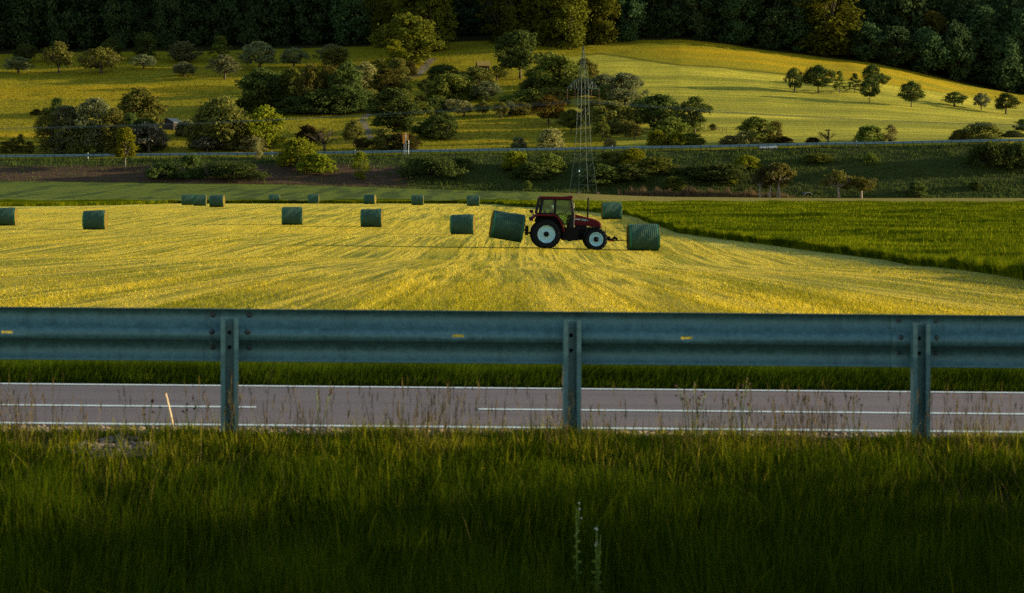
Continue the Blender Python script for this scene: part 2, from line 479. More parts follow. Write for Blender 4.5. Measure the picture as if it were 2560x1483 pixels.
M['hay'] = m_hay('mown_hay'); M['stubble'] = m_hay('hay_stubble', True); M['cropg'] = m_crop(); M['bankg'] = m_bank(); M['meadow'] = m_meadow(); M['ffloor'] = m_forestfloor()
M['nearbank'] = m_nearbank(); M['asphalt'] = m_asphalt(); M['paint'] = m_paint()
M['galv'] = m_galv('galvanised_steel', (.027,.076,.086), (.044,.114,.128), (.075,.165,.182), .45, .25)
M['galvfar'] = m_galv('galvanised_steel_rail', (.07,.13,.16), (.10,.17,.21), (.14,.22,.26))
M['boltsteel'] = plain('bolt_steel', (.035,.045,.050), .6, .3)
M['net'] = m_net(); M['hayend'] = m_hayend(); M['glass'] = m_glass()
M['red'] = plain('red_paint', (.056,.0006,.0050), .5, 0, .12, .12, 3)
M['black'] = plain('black_iron', (.003,.003,.004), .7, 0, .1, .4, 8)
M['rubber'] = plain('tyre_rubber', (.006,.008,.010), .9, 0, .1, .4, 10, .3)
M['rim'] = plain('pale_rim_paint', (.27,.50,.61), .45, 0, .4, .10, 5)
M['cabframe'] = plain('cab_frame', (.004,.006,.007), .6, 0, .15)
M['decal'] = plain('bonnet_decal', (.020,.045,.065), .35, 0, .5, .2)
M['white'] = plain('white_paint', (.75,.80,.82), .5, 0, .4, .08)
M['lens'] = plain('amber_lens', (.55,.16,.02), .3)
M['mirror'] = plain('mirror_back', (.50,.42,.30), .3, .3)
M['orange'] = plain('orange_paint', (.55,.10,.02), .5)
M['seat'] = plain('seat_cloth', (.05,.05,.045), .9)
M['skin'] = plain('skin', (.42,.25,.16), .6, 0, .3, .08)
M['shirt'] = plain('shirt', (.12,.10,.09), .9); M['trousers'] = plain('trousers', (.03,.04,.07), .9)
M['cap'] = plain('cap', (.55,.62,.62), .9)
M['pylon'] = plain('pylon_green', (.002,.022,.018), .6, 0, .3, .25, 2)
M['insul'] = plain('insulator_brown', (.065,.035,.028), .35)
M['wire'] = plain('wire_aluminium', (.045,.075,.08), .6, .2)
M['roofdark'] = plain('dark_roof_sheet', (.014,.026,.034), .55, 0, .4)
M['wood'] = plain('weathered_wood', (.022,.014,.012), .9)
M['roofmoss'] = plain('mossy_roof', (.16,.12,.03), .9, 0, .1, .35, 2)
M['signback'] = plain('sign_orange', (.50,.19,.02), .6, 0, .3, .3, 3)
M['pipe'] = plain('concrete_pipe', (.05,.06,.065), .85)
M['pipeblue'] = plain('pipe_inside', (.02,.05,.07), .7)
M['carwhite'] = plain('car_white', (.75,.78,.80), .25, 0, .5, .04)
M['carglass'] = plain('car_glass', (.02,.03,.035), .1, 0, .6)
M['stone'] = plain('stone', (.16,.125,.10), .9, 0, .2, .4, 20)
M['cane'] = plain('dry_cane', (.60,.46,.26), .8)
# ------------------------------------------------------------------ land
def sheet(name, ys, mat, attrs=None, ncol=150, lift=0.0):
    """a strip of the ground between rows ys"""
    u = np.linspace(-1, 1, ncol); u = np.sign(u)*(np.abs(u)**1.25)
    ys = np.asarray(ys, float)
    X = np.outer(ys*0.62+45.0, u)*0.55
    Y = np.repeat(ys[:, None], ncol, 1)
    Z = ground(X, Y)+lift
    G = np.stack([X, Y*K, Z], -1)
    lo, hi = G[:1].copy(), G[-1:].copy(); lo[..., 2] -= .5; hi[..., 2] -= .5      # edges turned down so that strips meet without gaps
    V = np.concatenate([lo, G, hi], 0).reshape(-1, 3)
    n, m = len(ys)+2, ncol
    i = np.arange(n-1)[:, None]*m+np.arange(m-1)[None, :]
    Q = np.stack([i, i+1, i+m+1, i+m], -1).reshape(-1, 4)
    me = np_mesh(name, V, Q, True)
    if attrs:
        PX = CX+FN*X/np.maximum(Y, 1)
        for k, fn in attrs.items():
            a = me.attributes.new(k, 'FLOAT', 'POINT')
            val = np.clip(fn(PX, Y, X), 0, 1).astype(np.float32)
            a.data.foreach_set('value', np.concatenate([val[:1], val, val[-1:]], 0).ravel())
    return tag(obj(name, me, mat), kind='structure')

# front edge of the standing crop: picture points -> distance
EDGE_PX = np.array([1240, 1304, 1430, 1500, 1560, 1610, 1670, 1702, 1802, 1939, 2075, 2212, 2383, 2560, 2800, 3200], float)
EDGE_PY = np.array([511, 518, 527, 532, 537, 552, 573, 584, 598, 615, 633, 650, 673, 701, 735, 790], float)
EDGE_Y = np.array([solve_Y(a, b, 100, 806) for a, b in zip(EDGE_PX, EDGE_PY)])
def crop_front(px):
    left = np.interp(px, [-600, 0, 150, 290, 420, 1200, 1240], [600, 625, 640, 690, 790, 805, EDGE_Y[0]])
    right = np.interp(px, EDGE_PX, EDGE_Y)
    return np.where(np.asarray(px) < 1240, left, right)

sheet('grass_bank', list(np.linspace(3, 22, 8))+list(np.linspace(22.5, 30.6, 34)), M['nearbank'])
sheet('verge_ground', [30.6, 32, 34, 36, 37.4, 37.6, 38.5, 40, 42, 44, 46], M['nearbank'])
ys = np.geomspace(46, 806, 190)
sheet('hay_field', ys, M['hay'], {'edge': lambda px, Y, X: 1-np.clip(np.abs(crop_front(px)-2-Y)/np.interp(Y, [140, 400], [12, 40])-.2, 0, 1)*1.0 if True else 0}, 220)
sheet('crop_field', np.linspace(806, YB, 50), M['cropg'],
      {'tan': lambda px, Y, X: np.clip((px-1330)/180.0, 0, 1)*np.clip((Y-812)/25, 0, 1)})
sheet('road_embankment', np.linspace(YB, 1112, 16), M['bankg'],
      {'soil': lambda px, Y, X: np.clip((1180-px)/260.0, 0, 1)*(.30+.55*np.clip((1103-Y)/12, 0, 1))})
tl = sheet('motorway', np.linspace(1112, 1125, 5), M['asphalt'])
def a_flower(px, Y, X):
    a = .75*np.exp(-((Y-1352)/30.0)**2)*np.clip((690-px)/250, 0, 1)          # long yellow belts on the left
    a += .40*np.exp(-((Y-1270)/40.0)**2)*np.clip((600-px)/400, 0, 1)
    a += .70*np.exp(-((Y-1205)/22.0)**2)*np.clip((330-px)/200, 0, 1)
    a += .62*np.exp(-((px-1170)/150.0)**2)*np.exp(-((Y-1205)/26.0)**2)
    a += .5*np.exp(-((px-1260)/230.0)**2)*np.exp(-((Y-1152)/14.0)**2)
    a += .5*np.exp(-((px-850)/90.0)**2)*np.exp(-((Y-1150)/26.0)**2)
    up = 1500-np.interp(px, [1400, 1500, 1700, 2128, 2560], [60, 45, 95, 95, 75])
    a += .42*np.clip((px-1560)/120, 0, 1)*np.clip((Y-up)/8, 0, 1)
    return a
def a_hill(px, Y, X):
    up = 1500-np.interp(px, [1400, 1500, 1700, 2128, 2560], [60, 45, 95, 95, 75])
    return np.clip((px-1360-np.clip((1330-Y)*.9, 0, 320))/40.0, 0, 1)*np.clip((up-Y)/3, 0, 1)*np.clip((Y-1132)/4, 0, 1)
def a_ditch(px, Y, X):
    up = 1500-np.interp(px, [1400, 1500, 1700, 2128, 2560], [60, 45, 95, 95, 75])
    return np.clip(1.6-np.abs(Y-up)/3.0, 0, 1)*np.clip((px-1430)/60, 0, 1)*np.clip((2250-px)/300, 0, 1)
def a_dirt(px, Y, X):
    # farm track: two short visible bends
    c1 = np.interp(Y, [1180, 1235, 1262, 1300], [925, 905, 925, 940]); d1 = np.clip(1.6-np.abs(px-c1)/7.0, 0, 1)*((Y > 1172) & (Y < 1275))
    c2 = np.interp(Y, [1372, 1395, 1440], [1012, 1050, 1078]); d2 = np.clip(1.6-np.abs(px-c2)/9.0, 0, 1)*((Y > 1370) & (Y < 1445))
    return np.maximum(d1, d2)
sheet('meadow', list(np.linspace(1125, 1145, 9))+list(np.linspace(1148, 1500, 130)), M['meadow'],
      {'flower': a_flower, 'hill': a_hill, 'dirt': a_dirt, 'ditch': a_ditch}, 1300)
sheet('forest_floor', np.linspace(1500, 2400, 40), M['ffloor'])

# the road in front of the camera
def flat(name, x0, x1, y0, y1, mat, lift, nx=24):
    V = []; Q = []
    for i in range(nx+1):
        x = x0+(x1-x0)*i/nx
        for y in (y0, y1): V.append((x, y*K, -1.375-0.009*(min(max(x, -12), 12)-0.35)+lift))
    for i in range(nx): Q.append((2*i, 2*i+2, 2*i+3, 2*i+1))
    return tag(obj(name, np_mesh(name, V, Q), mat), kind='structure')
flat('road', -40, 40, 30.56, 37.42, M['asphalt'], 0.004, 60)
flat('road_edge_line', -40, 40, 30.68, 30.87, M['paint'], 0.009, 60)
flat('road_edge_line', -40, 40, 37.04, 37.23, M['paint'], 0.009, 60)
def cxm(px, Y): return (px-CX)*Y/F
for (a, b) in ((-3300, -1710), (-1150, 640), (1195, 3050), (3620, 5400)):
    flat('road_centre_line', cxm(a, 33.4*K), cxm(b, 33.4*K), 33.31, 33.49, M['paint'], 0.009, 8)

# ------------------------------------------------------------------ grass and stubble
def blades(bx, by, bz, h, w, lean, seed=1, segs=3, face=None):
    """one narrow bent strip per base point"""
    rs = np.random.RandomState(seed); n = len(bx)
    a = rs.uniform(0, 2*np.pi, n)
    if face is not None: a = rs.normal(face, .7, n)
    sx, sy = np.cos(a)*w/2, np.sin(a)*w/2
    lx, ly = lean
    rows = []
    for k in range(segs+1):
        t = k/segs
        cx = bx+lx*t**1.8; cy = by+ly*t**1.8
        cz = bz+h*t*(1-.25*t*np.minimum(1, (lx**2+ly**2)/(h*h+1e-6)))
        ww = (1-t)**.7*.92+.06
        rows.append(np.stack([cx-sx*ww, cy-sy*ww, cz], -1)); rows.append(np.stack([cx+sx*ww, cy+sy*ww, cz], -1))
    V = np.stack(rows, 1).reshape(-1, 3)
    m = 2*(segs+1)
    b = np.arange(n)[:, None]*m
    Q = np.concatenate([b+np.array([[2*k, 2*k+1, 2*k+3, 2*k+2]]) for k in range(segs)], 1).reshape(-1, 4)
    return V, Q
def join_np(parts):
    V = []; Q = []; o = 0
    for v, q in parts: V.append(v); Q.append(q+o); o += len(v)
    return np.concatenate(V), np.concatenate(Q)
def stuff(name, parts, mat, label, cat):
    V, Q = join_np(parts)
    return tag(obj(name, np_mesh(name, V, Q), mat), label, cat, None, 'stuff')

# bank in front of the guard rail
def near_grass():
    rs = np.random.RandomState(11)
    n = 255000
    y = 25.2+(rs.uniform(0, 1, n)**.85)*5.15
    x = rs.uniform(-1, 1, n)*5.4
    px = CX+FN*x/y
    dens = vnoise(x*1.9, y*1.6, 5)*.6+vnoise(x*6, y*5, 6)*.4
    keep = rs.uniform(0, 1, n) < np.clip(.15+1.25*dens, 0, 1)
    # thin, gravelly ground along the shoulder and at the left
    sh = np.clip((y-29.55)/.75, 0, 1)
    keep &= rs.uniform(0, 1, n) > sh*.80
    bare = np.exp(-((px-300)/170.0)**2-((y-29.35)/.40)**2)+.7*np.exp(-((px-90)/80.0)**2-((y-29.5)/.25)**2)
    keep &= rs.uniform(0, 1, n) > bare*1.05
    x, y, dens, sh, bare, px = x[keep], y[keep], dens[keep], sh[keep], bare[keep], px[keep]; n = len(x)
    z = ground(x, y)-.01
    h = rs.uniform(.16, .44, n)*(.6+.75*dens)*(1-.62*sh)*(1-.5*np.clip(bare, 0, 1))
    h *= np.interp(y, [26.6, 28.1, 29.1], [1.05, .55, .22])
    ang = rs.normal(0, 1, n)*.9+3.6+2.5*vnoise(x*1.1, y*1.1, 9)
    L = h*np.abs(rs.normal(.16, .20, n))
    V1 = blades(x, y*K, z, h, rs.uniform(.0028, .0062, n), (np.cos(ang)*L, np.sin(ang)*L), 3, 4)
    # longer arching leaves and thin stems
    k = rs.choice(n, 2600, replace=False); m = len(k)
    h2 = rs.uniform(.34, .62, m)*(1-.3*sh[k])*np.interp(y[k], [26.6, 28.1, 29.2], [1, .60, .32]); ang = rs.uniform(0, 6.28, m); L2 = h2*rs.uniform(.08, .5, m)
    V2 = blades(x[k], y[k]*K, z[k], h2, rs.uniform(.004, .008, m), (np.cos(ang)*L2, np.sin(ang)*L2), 4, 5)
    # broad weed leaves and a few dead straws
    k = rs.choice(n, 1000, replace=False); m = len(k); h3 = rs.uniform(.08, .26, m)*np.interp(y[k], [26.6, 28.1, 29.1], [1.2, .7, .35]); ang = rs.uniform(0, 6.28, m); L3 = h3*rs.uniform(.4, 1.1, m)
    V3 = blades(x[k], y[k]*K, z[k]+.06*np.interp(y[k], [26.6, 29], [2, 0]), h3, rs.uniform(.014, .032, m), (np.cos(ang)*L3, np.sin(ang)*L3), 25, 4)
    return [V1, V2, V3]
stuff('bank_grass', near_grass(), M['grass'], 'long dark green meadow grass covering the bank before the steel guard rail', 'grass')

def shoulder_grass():
    rs = np.random.RandomState(21); n = 85000
    y = 30.35-np.abs(rs.normal(0, 1.0, n)); x = rs.uniform(-1, 1, n)*5.4; px = CX+FN*x/y
    d = vnoise(x*2.6, y*1.3, 51)*.55+vnoise(x*8, y*4, 52)*.45
    bare = np.exp(-((px-300)/150.0)**2-((y-29.4)/.5)**2)
    ok = (rs.uniform(0, 1, n) < np.clip(1.9*d-.35, 0, 1)) & (rs.uniform(0, 1, n) > bare*1.05) & (rs.uniform(0, 1, n) > np.clip((y-29.9)/.5, 0, .8))
    x, y, d = x[ok], y[ok], d[ok]; n = len(x)
    h = rs.uniform(.03, .085, n)*(.5+1.1*d)*np.interp(y, [28, 29.5, 30.4], [1.6, 1, .8])*np.where(rs.uniform(0, 1, n) < .04, 2.3, 1); L = h*np.abs(rs.normal(.2, .25, n)); a = rs.uniform(0, 6.28, n)
    return [blades(x, y*K, ground(x, y)-.01, h, rs.uniform(.004, .008, n), (np.cos(a)*L, np.sin(a)*L), 22, 3)]
stuff('shoulder_grass', shoulder_grass(), M['sungrass'], 'short yellowish grass on the shoulder under the guard rail', 'grass')

def verge_grass():
    rs = np.random.RandomState(12)
    n = 125000
    y = 37.6+np.abs(rs.normal(0, 1.5, n)); x = rs.uniform(-1, 1, n)*6.8
    d = vnoise(x*1.4, y*1.2, 4)*.6+vnoise(x*5, y*4, 8)*.4
    z = ground(x, y)-.01
    h = rs.uniform(.08, .25, n)*(.5+.9*d)*np.clip(.35+(y-37.6)/.8, .3, 1)
    L = h*np.abs(rs.normal(.35, .3, n)); ang = rs.normal(.3, 1.0, n)
    return [blades(x, y*K, z, h, rs.uniform(.006, .012, n), (np.cos(ang)*L, np.sin(ang)*L), 5, 3)]
stuff('verge_grass', verge_grass(), M['verge'], 'strip of tall green verge grass along the far side of the road', 'grass')

def stubble():
    rs = np.random.RandomState(13)
    n = 330000
    # even in the picture: many small tufts near, fewer and coarser far away
    py = 506+(rs.uniform(0, 1, n)**.85)*330
    px = rs.uniform(-500, 3060, n)
    Yt = np.geomspace(44, 800, 400); 
    Pt = HZ+FN*(-ground(np.zeros(400), Yt))/Yt
    o = np.argsort(Pt); Y = np.interp(py, Pt[o], Yt[o])*rs.uniform(.96, 1.04, n)
    X = (px-CX)*Y/FN
    ok = (Y < crop_front(px)-.5) & (Y > 43)
    rows = vnoise((X+.008*Y)*2.1, Y*.010, 21)*.6+vnoise((X+.008*Y)*.8, Y*.006, 22)*.4
    ok &= rs.uniform(0, 1, n) < np.clip(.25+1.3*(rows-.2), .15, 1)
    X, Y, rows = X[ok], Y[ok], rows[ok]; n = len(X)
    w = np.clip(Y/5160*rs.uniform(.5, 1.0, n), .012, .12)
    h = rs.uniform(.03, .085, n)*(.6+.8*rows)*np.interp(Y, [60, 300, 800], [1, 1.25, 1.6])
    L = h*rs.uniform(.2, 1.6, n); ang = rs.uniform(0, 6.28, n)
    return [blades(X, Y*K, ground(X, Y)-.01, h, w, (np.cos(ang)*L, np.sin(ang)*L), 6, 1)]
stuff('hay_stubble', stubble(), M['stubble'], 'cut yellow hay stubble lying in rows over the mown field', 'stubble')

def tall_crop():
    parts = []
    # rolling top of the stand
    px = np.linspace(-600, 3400, 420); nr = 60
    fr = crop_front(px); P = np.repeat(px[None, :], nr, 0)
    t = (np.linspace(0, 1, nr)**1.6)[:, None]
    back = np.full_like(fr, 812.0)
    Y = fr[None, :]+.35+(back-fr)[None, :]*t; X = (P-CX)*Y/FN
    top = .38+.28*(vnoise(X*.20+Y*.04, Y*.085, 31)-.5)*2+.16*(vnoise(X*.5, Y*.22, 32)-.5)
    Z = ground(X, Y)+top*np.clip(t*8+.75, 0, 1)
    V = np.stack([X, Y*K, Z], -1)
    skirt = V[0].copy(); skirt[:, 1] -= .10; skirt[:, 2] = ground(X[0], Y[0])-.05
    V = np.concatenate([skirt[None], V], 0)
    m = len(px); i = np.arange(nr)[:, None]*m+np.arange(m-1)[None, :]
    parts.append((V.reshape(-1, 3), np.stack([i, i+1, i+m+1, i+m], -1).reshape(-1, 4)))
    rs = np.random.RandomState(14)
    # blades at the cut edge
    n = 90000
    p = rs.uniform(-400, 3100, n); Yb = crop_front(p)+rs.exponential(.5, n)-.15+ .5*(vnoise(p*.05, p*0, 3)-.5); Xb = (p-CX)*Yb/FN
    h = rs.uniform(.30, .62, n)*(.75+.4*vnoise(Xb*.8, Yb*.5, 33)); L = h*rs.uniform(0, .4, n); a = rs.uniform(0, 6.28, n)
    parts.append(blades(Xb, Yb*K, ground(Xb, Yb), h, np.clip(Yb/5160*.8, .02, .14), (np.cos(a)*L, np.sin(a)*L), 7, 2))
    # blades over the top, even in the picture
    n = 150000
    p = rs.uniform(1240, 3200, n); f = crop_front(p); u = rs.uniform(0, 1, n)
    Yb = 1/((1-u)/f+u/812.0); Xb = (p-CX)*Yb/FN
    roll = (vnoise(Xb*.20+Yb*.04, Yb*.085, 31)-.5)
    h = .45+.56*roll+.16*(vnoise(Xb*.5, Yb*.22, 32)-.5)+rs.uniform(-.05, .16, n); hz = .24
    L = rs.uniform(.02, .14, n); a = rs.uniform(0, 6.28, n)
    parts.append(blades(Xb, Yb*K, ground(Xb, Yb)+h-hz, np.full(n, hz), np.clip(Yb/5160*.8, .018, .13), (np.cos(a)*L, np.sin(a)*L), 8, 1))
    return parts
stuff('tall_crop', tall_crop(), M['crop'], 'tall green cereal crop standing beside and behind the mown hay field', 'crop')

def bank_weeds():
    rs = np.random.RandomState(15); n = 60000
    px = rs.uniform(-300, 2860, n); Y = rs.uniform(YB-3, 1113, n); X = (px-CX)*Y/FN
    d = vnoise(X*.35, Y*.4, 41)
    soil = np.clip((1180-px)/260.0, 0, 1)*np.clip((1104-Y)/12, 0, 1)
    ok = (rs.uniform(0, 1, n) < .25+d) & (rs.uniform(0, 1, n) > soil*.88)
    X, Y, d = X[ok], Y[ok], d[ok]; n = len(X)
    h = rs.uniform(.25, .7, n)*(.5+d); L = h*rs.uniform(.1, .9, n); a = rs.uniform(0, 6.28, n)
    return [blades(X, Y*K, ground(X, Y), h, rs.uniform(.12, .30, n), (np.cos(a)*L, np.sin(a)*L), 9, 1)]
stuff('embankment_grass', bank_weeds(), M['dark'], 'rough dark grass and weeds on the motorway embankment', 'grass')

def reeds():
    rs = np.random.RandomState(16); n = 9000
    px = np.concatenate([rs.normal(1690, 60, n//2), rs.normal(1800, 110, n//2)]); px = px[(px > 1545) & (px < 2020)]; px = px[rs.uniform(0, 1, len(px)) < vnoise(px*.05, px*0, 71)*1.4]; n = len(px)
    Y = rs.uniform(YB-7, YB+1, n); X = (px-CX)*Y/FN
    h = rs.uniform(.5, 2.1, n)*(.45+.8*vnoise(px*.09, px*0, 72))*np.interp(px, [1545, 1600, 1900, 2020], [.7, 1, 1, .3]); L = h*rs.uniform(.05, .3, n); a = rs.normal(3.0, .9, n)
    return [blades(X, Y*K, ground(X, Y), h, rs.uniform(.08, .16, n), (np.cos(a)*L, np.sin(a)*L), 10, 2)]
stuff('dry_reeds', reeds(), M['reed'], 'band of dry pinkish reeds at the foot of the embankment', 'reeds')

def meadow_tufts():
    rs = np.random.RandomState(18); n = 80000
    px = rs.uniform(-200, 2760, n); Y = rs.uniform(1128, 1490, n); X = (px-CX)*Y/FN
    hill = a_hill(px, Y, X)
    ok = (hill < .02) & ~((px > 1500) & (Y > 1380))
    X, Y = X[ok], Y[ok]; n = len(X)
    h = rs.uniform(.15, .5, n); L = h*rs.uniform(.1, .8, n); a = rs.uniform(0, 6.28, n)
    return [blades(X, Y*K, ground(X, Y), h, rs.uniform(.15, .35, n), (np.cos(a)*L, np.sin(a)*L), 11, 1)]
stuff('meadow_grass', meadow_tufts(), M['meadowg'], 'tufted uncut grass of the meadow beyond the motorway', 'grass')

def stones():
    rs = np.random.RandomState(17); n = 4000
    px = rs.uniform(-1000, 3560, n); Y = rs.uniform(30.05, 30.58, n)
    k = 260; px[:k] = rs.normal(285, 60, k); Y[:k] = rs.normal(29.3, .28, k)
    X = (px-CX)*Y/FN; s = rs.uniform(.008, .026, n)
    o = np.array([[1,0,0],[0,1,0],[-1,0,0],[0,-1,0],[0,0,1],[0,0,-1]], float)
    f = np.array([[0,1,4],[1,2,4],[2,3,4],[3,0,4],[1,0,5],[2,1,5],[3,2,5],[0,3,5]])
    V = o[None]*s[:, None, None]*rs.uniform(.6, 1.3, (n, 6, 1))*np.array([1.2, 1, .7])+np.stack([X, Y*K, ground(X, Y)+s*.3], -1)[:, None]
    Q = f[None]+np.arange(n)[:, None, None]*6
    return V.reshape(-1, 3), Q.reshape(-1, 3)
V, Q = stones()
tag(obj('gravel', np_mesh('gravel', V, Q), M['stone']), 'pale gravel and stones on the road shoulder under the guard rail', 'gravel', None, 'stuff')

# thin stalks with seed heads that stand up against the road
def straws():
    rs = np.random.RandomState(29); n = 330
    Y = rs.uniform(26.2, 29.2, n); px = rs.uniform(-200, 2760, n); X = (px-CX)*Y/FN
    ok = vnoise(X*1.3, Y*1.1, 61) > .45; X, Y = X[ok], Y[ok]; n = len(X)
    h = rs.uniform(.2, .5, n)*np.interp(Y, [26.6, 28.1, 29.1], [1.1, .8, .5]); L = h*rs.uniform(.1, 1.0, n); a = rs.uniform(0, 6.28, n)
    return [blades(X, Y*K, ground(X, Y), h, rs.uniform(.003, .006, n), (np.cos(a)*L, np.sin(a)*L), 30, 4)]
stuff('dead_straws', straws(), M['stalk'], 'scattered dead pale straws among the dark grass of the bank', 'grass')
def stalks():
    rs = np.random.RandomState(19); parts = []
    n = 420
    px = np.concatenate([rs.uniform(-1000, 3560, 480), rs.normal(1090, 60, 80), rs.normal(2010, 45, 80), rs.normal(2440, 60, 50), rs.normal(40, 40, 40), rs.normal(760, 70, 30), rs.normal(1400, 50, 25), rs.normal(1780, 60, 30)])
    n = len(px); Y = rs.uniform(28.9, 30.1, n); X = (px-CX)*Y/FN; z = ground(X, Y)
    h = rs.uniform(.12, .40, n); L = h*rs.uniform(.02, .35, n); a = rs.uniform(0, 6.28, n)
    parts.append(blades(X, Y*K, z, h, rs.uniform(.0028, .0042, n), (np.cos(a)*L, np.sin(a)*L), 12, 3))
    # heads: a few short strips at each tip
    for k in range(5):
        hx = X+np.cos(a)*L; hy = Y*K+np.sin(a)*L; hz = z+h*.93-rs.uniform(0, .09, n)
        l2 = rs.uniform(.005, .022, n); a2 = rs.uniform(0, 6.28, n)
        parts.append(blades(hx, hy, hz, rs.uniform(.03, .065, n), rs.uniform(.003, .006, n), (np.cos(a2)*l2, np.sin(a2)*l2), 13+k, 2))
    return parts
stuff('grass_stalks', stalks(), M['stalk'], 'thin dry grass stalks with feathery heads standing up against the road', 'grass')
# ------------------------------------------------------------------ trees and shrubs
PROF = {
 'round': lambda s: .5*np.sqrt(np.clip(1-(2*s-.92)**2*1.05, .03, 1)),
 'tall':  lambda s: .5*np.sin(np.pi*np.clip(s*.90+.08, 0, 1))**.55,
 'apple': lambda s: .5*np.sqrt(np.clip(1-(2*s-.80)**2*.85, .05, 1)),
 'bush':  lambda s: .5*np.sqrt(np.clip(1-(s*.98)**2.2, .02, 1)),
 'hedge': lambda s: .5*np.clip(1-s**3, .1, 1)**.4,
 'cone':  lambda s: .5*(1-s)**.75+.03,
 'field': lambda s: .5*np.sqrt(np.clip(1-(2*s-.85)**2*1.05, .03, 1)),
 'young': lambda s: .5*np.clip(1-s, 0, 1)**.55*np.clip(s*5+.35, 0, 1),
 'pop':   lambda s: .5*np.sin(np.pi*np.clip(s*.85+.13, 0, 1))**.6,
}
#        asp  b    lobes lr          leaves leaf  flat
SPEC = {
 'round': (1.10, .09, 95, (.06, .14), 6400, .040, .8),
 'tall':  (1.85, .01, 150, (.065, .15),  8500, .042, .75),
 'apple': (.95, .27, 64, (.05, .12),   3300, .039, .80),
 'bush':  (.80, .00, 80, (.06, .145),   5400, .041, .8),
 'hedge': (.42, .00, 80, (.05, .11),   6000, .030, .8),
 'cone':  (1.65, .12, 70, (.05, .11),  3600, .040, .6),
 'pop':   (2.5, .03, 60, (.10, .20),   4200, .050, 1.2),
 'field': (1.12, .27, 80, (.06, .14),  5200, .040, .75),
 'young': (1.70, .30, 90, (.05, .11),  5200, .040, .7),
 'oldapple': (1.0, .38, 26, (.075, .15), 2300, .042, .70),
 'bare':  (1.0, .30, 24, (.06, .12),   420, .034, .6),
}
def crown_np(kind, seed, dens=1.0):
    asp, b, nl, (l0, l1), nf, leaf, flat = SPEC[kind]
    rs = np.random.RandomState(seed)
    prof = PROF.get(kind, PROF['apple'])
    t = rs.uniform(0, 1, nl)**.9
    lr = rs.uniform(l0, l1, nl)
    ang = rs.uniform(0, 2*np.pi, nl)
    # an uneven outline: the reach changes with direction
    irr = 1+.22*np.sin(ang*2+rs.uniform(0, 6))+.14*np.sin(ang*3+rs.uniform(0, 6)+t*4)
    rad = np.maximum(prof(t)*irr-lr*.75, .01)*rs.uniform(.25, 1, nl)**.45
    cz = (b+(1-b)*t)*asp
    C = np.stack([np.cos(ang)*rad, np.sin(ang)*rad, np.clip(cz, lr*flat*.6+b*asp*.5, asp-lr*flat*.8)], -1)
    n = int(nf*dens)
    w = lr**2; k = rs.choice(nl, n, p=w/w.sum())
    d = rs.normal(0, 1, (n, 3)); d /= np.linalg.norm(d, axis=1, keepdims=True)
    rr = .35+.75*rs.uniform(0, 1, n)**.6
    loose = rs.uniform(0, 1, n) < .38                       # twigs that break the outline of the clumps
    rr = np.where(loose, rr*rs.uniform(1.0, 1.75, n), rr)
    P = C[k]+d*(lr[k]*rr)[:, None]*np.array([1, 1, flat])
    nn = d*.7+rs.normal(0, .6, (n, 3)); nn /= np.linalg.norm(nn, axis=1, keepdims=True)
    a = np.cross(nn, rs.normal(0, 1, (n, 3))); a /= np.linalg.norm(a, axis=1, keepdims=True)
    c = np.cross(nn, a)
    s = (leaf*rs.uniform(.45, 1.25, n))[:, None]
    a *= s*.9; c *= s*.55
    V = np.stack([P-a, P-c, P+a, P+c], 1)
    V[:, :, 2] = np.maximum(V[:, :, 2], 0.0)
    Q = np.arange(n*4).reshape(-1, 4)
    fz = asp/V[:, :, 2].max(); fr = .5/np.quantile(np.hypot(V[:, :, 0], V[:, :, 1]), .965)
    V *= np.array([fr, fr, fz]); C = C*np.array([fr, fr, fz])
    return V.reshape(-1, 3), Q, C, lr
CR = {}
def crown_mesh(kind, var):
    key = (kind, var)
    if key not in CR:
        V, Q, C, lr = crown_np(kind, 100+hash_s(kind)*10+var)
        CR[key] = (np_mesh(kind+'_crown', V, Q), trunk_mesh(kind, C, var))
    return CR[key]
def hash_s(s): return sum(ord(c)*(i+1) for i, c in enumerate(s)) % 97
def trunk_mesh(kind, C, var):
    asp, b = SPEC[kind][0], SPEC[kind][1]
    rnd = random.Random(var*7+3)
    mb = MB()
    r0 = {'tall': .022, 'pop': .03, 'apple': .034, 'oldapple': .045, 'bare': .036, 'round': .030}.get(kind, .02)
    fork = max(b*asp*1.05, .12*asp)
    jx, jy = rnd.uniform(-.03, .03), rnd.uniform(-.03, .03)
    mb.tube([(0, 0, -.04), (jx*.4, jy*.4, fork*.45), (jx, jy, fork), (jx*1.5, jy, fork+.25*(asp-fork))], [r0*1.35, r0, r0*.85, r0*.5], 7)
    idx = sorted(range(len(C)), key=lambda i: -abs(C[i][0])-C[i][2]*.3)
    lim = 14 if kind == 'bare' else 9
    for i in idx[:lim]:
        c = C[i]; m = (c[0]*.45+jx, c[1]*.45+jy, fork+(c[2]-fork)*.35)
        mb.tube([(jx, jy, fork*.92), m, (c[0], c[1], c[2])], [r0*.55, r0*.34, r0*.12], 5)
        if kind in ('bare', 'apple', 'oldapple'):
            for q in range(3):
                e = (c[0]+rnd.uniform(-.13, .13), c[1]+rnd.uniform(-.13, .13), c[2]+rnd.uniform(-.02, .14))
                mb.tube([m, ((m[0]+e[0])/2+.02, (m[1]+e[1])/2, (m[2]+e[2])/2+.02), e], [r0*.22, r0*.14, r0*.06], 4)
    return mb.mesh('trunk', True)

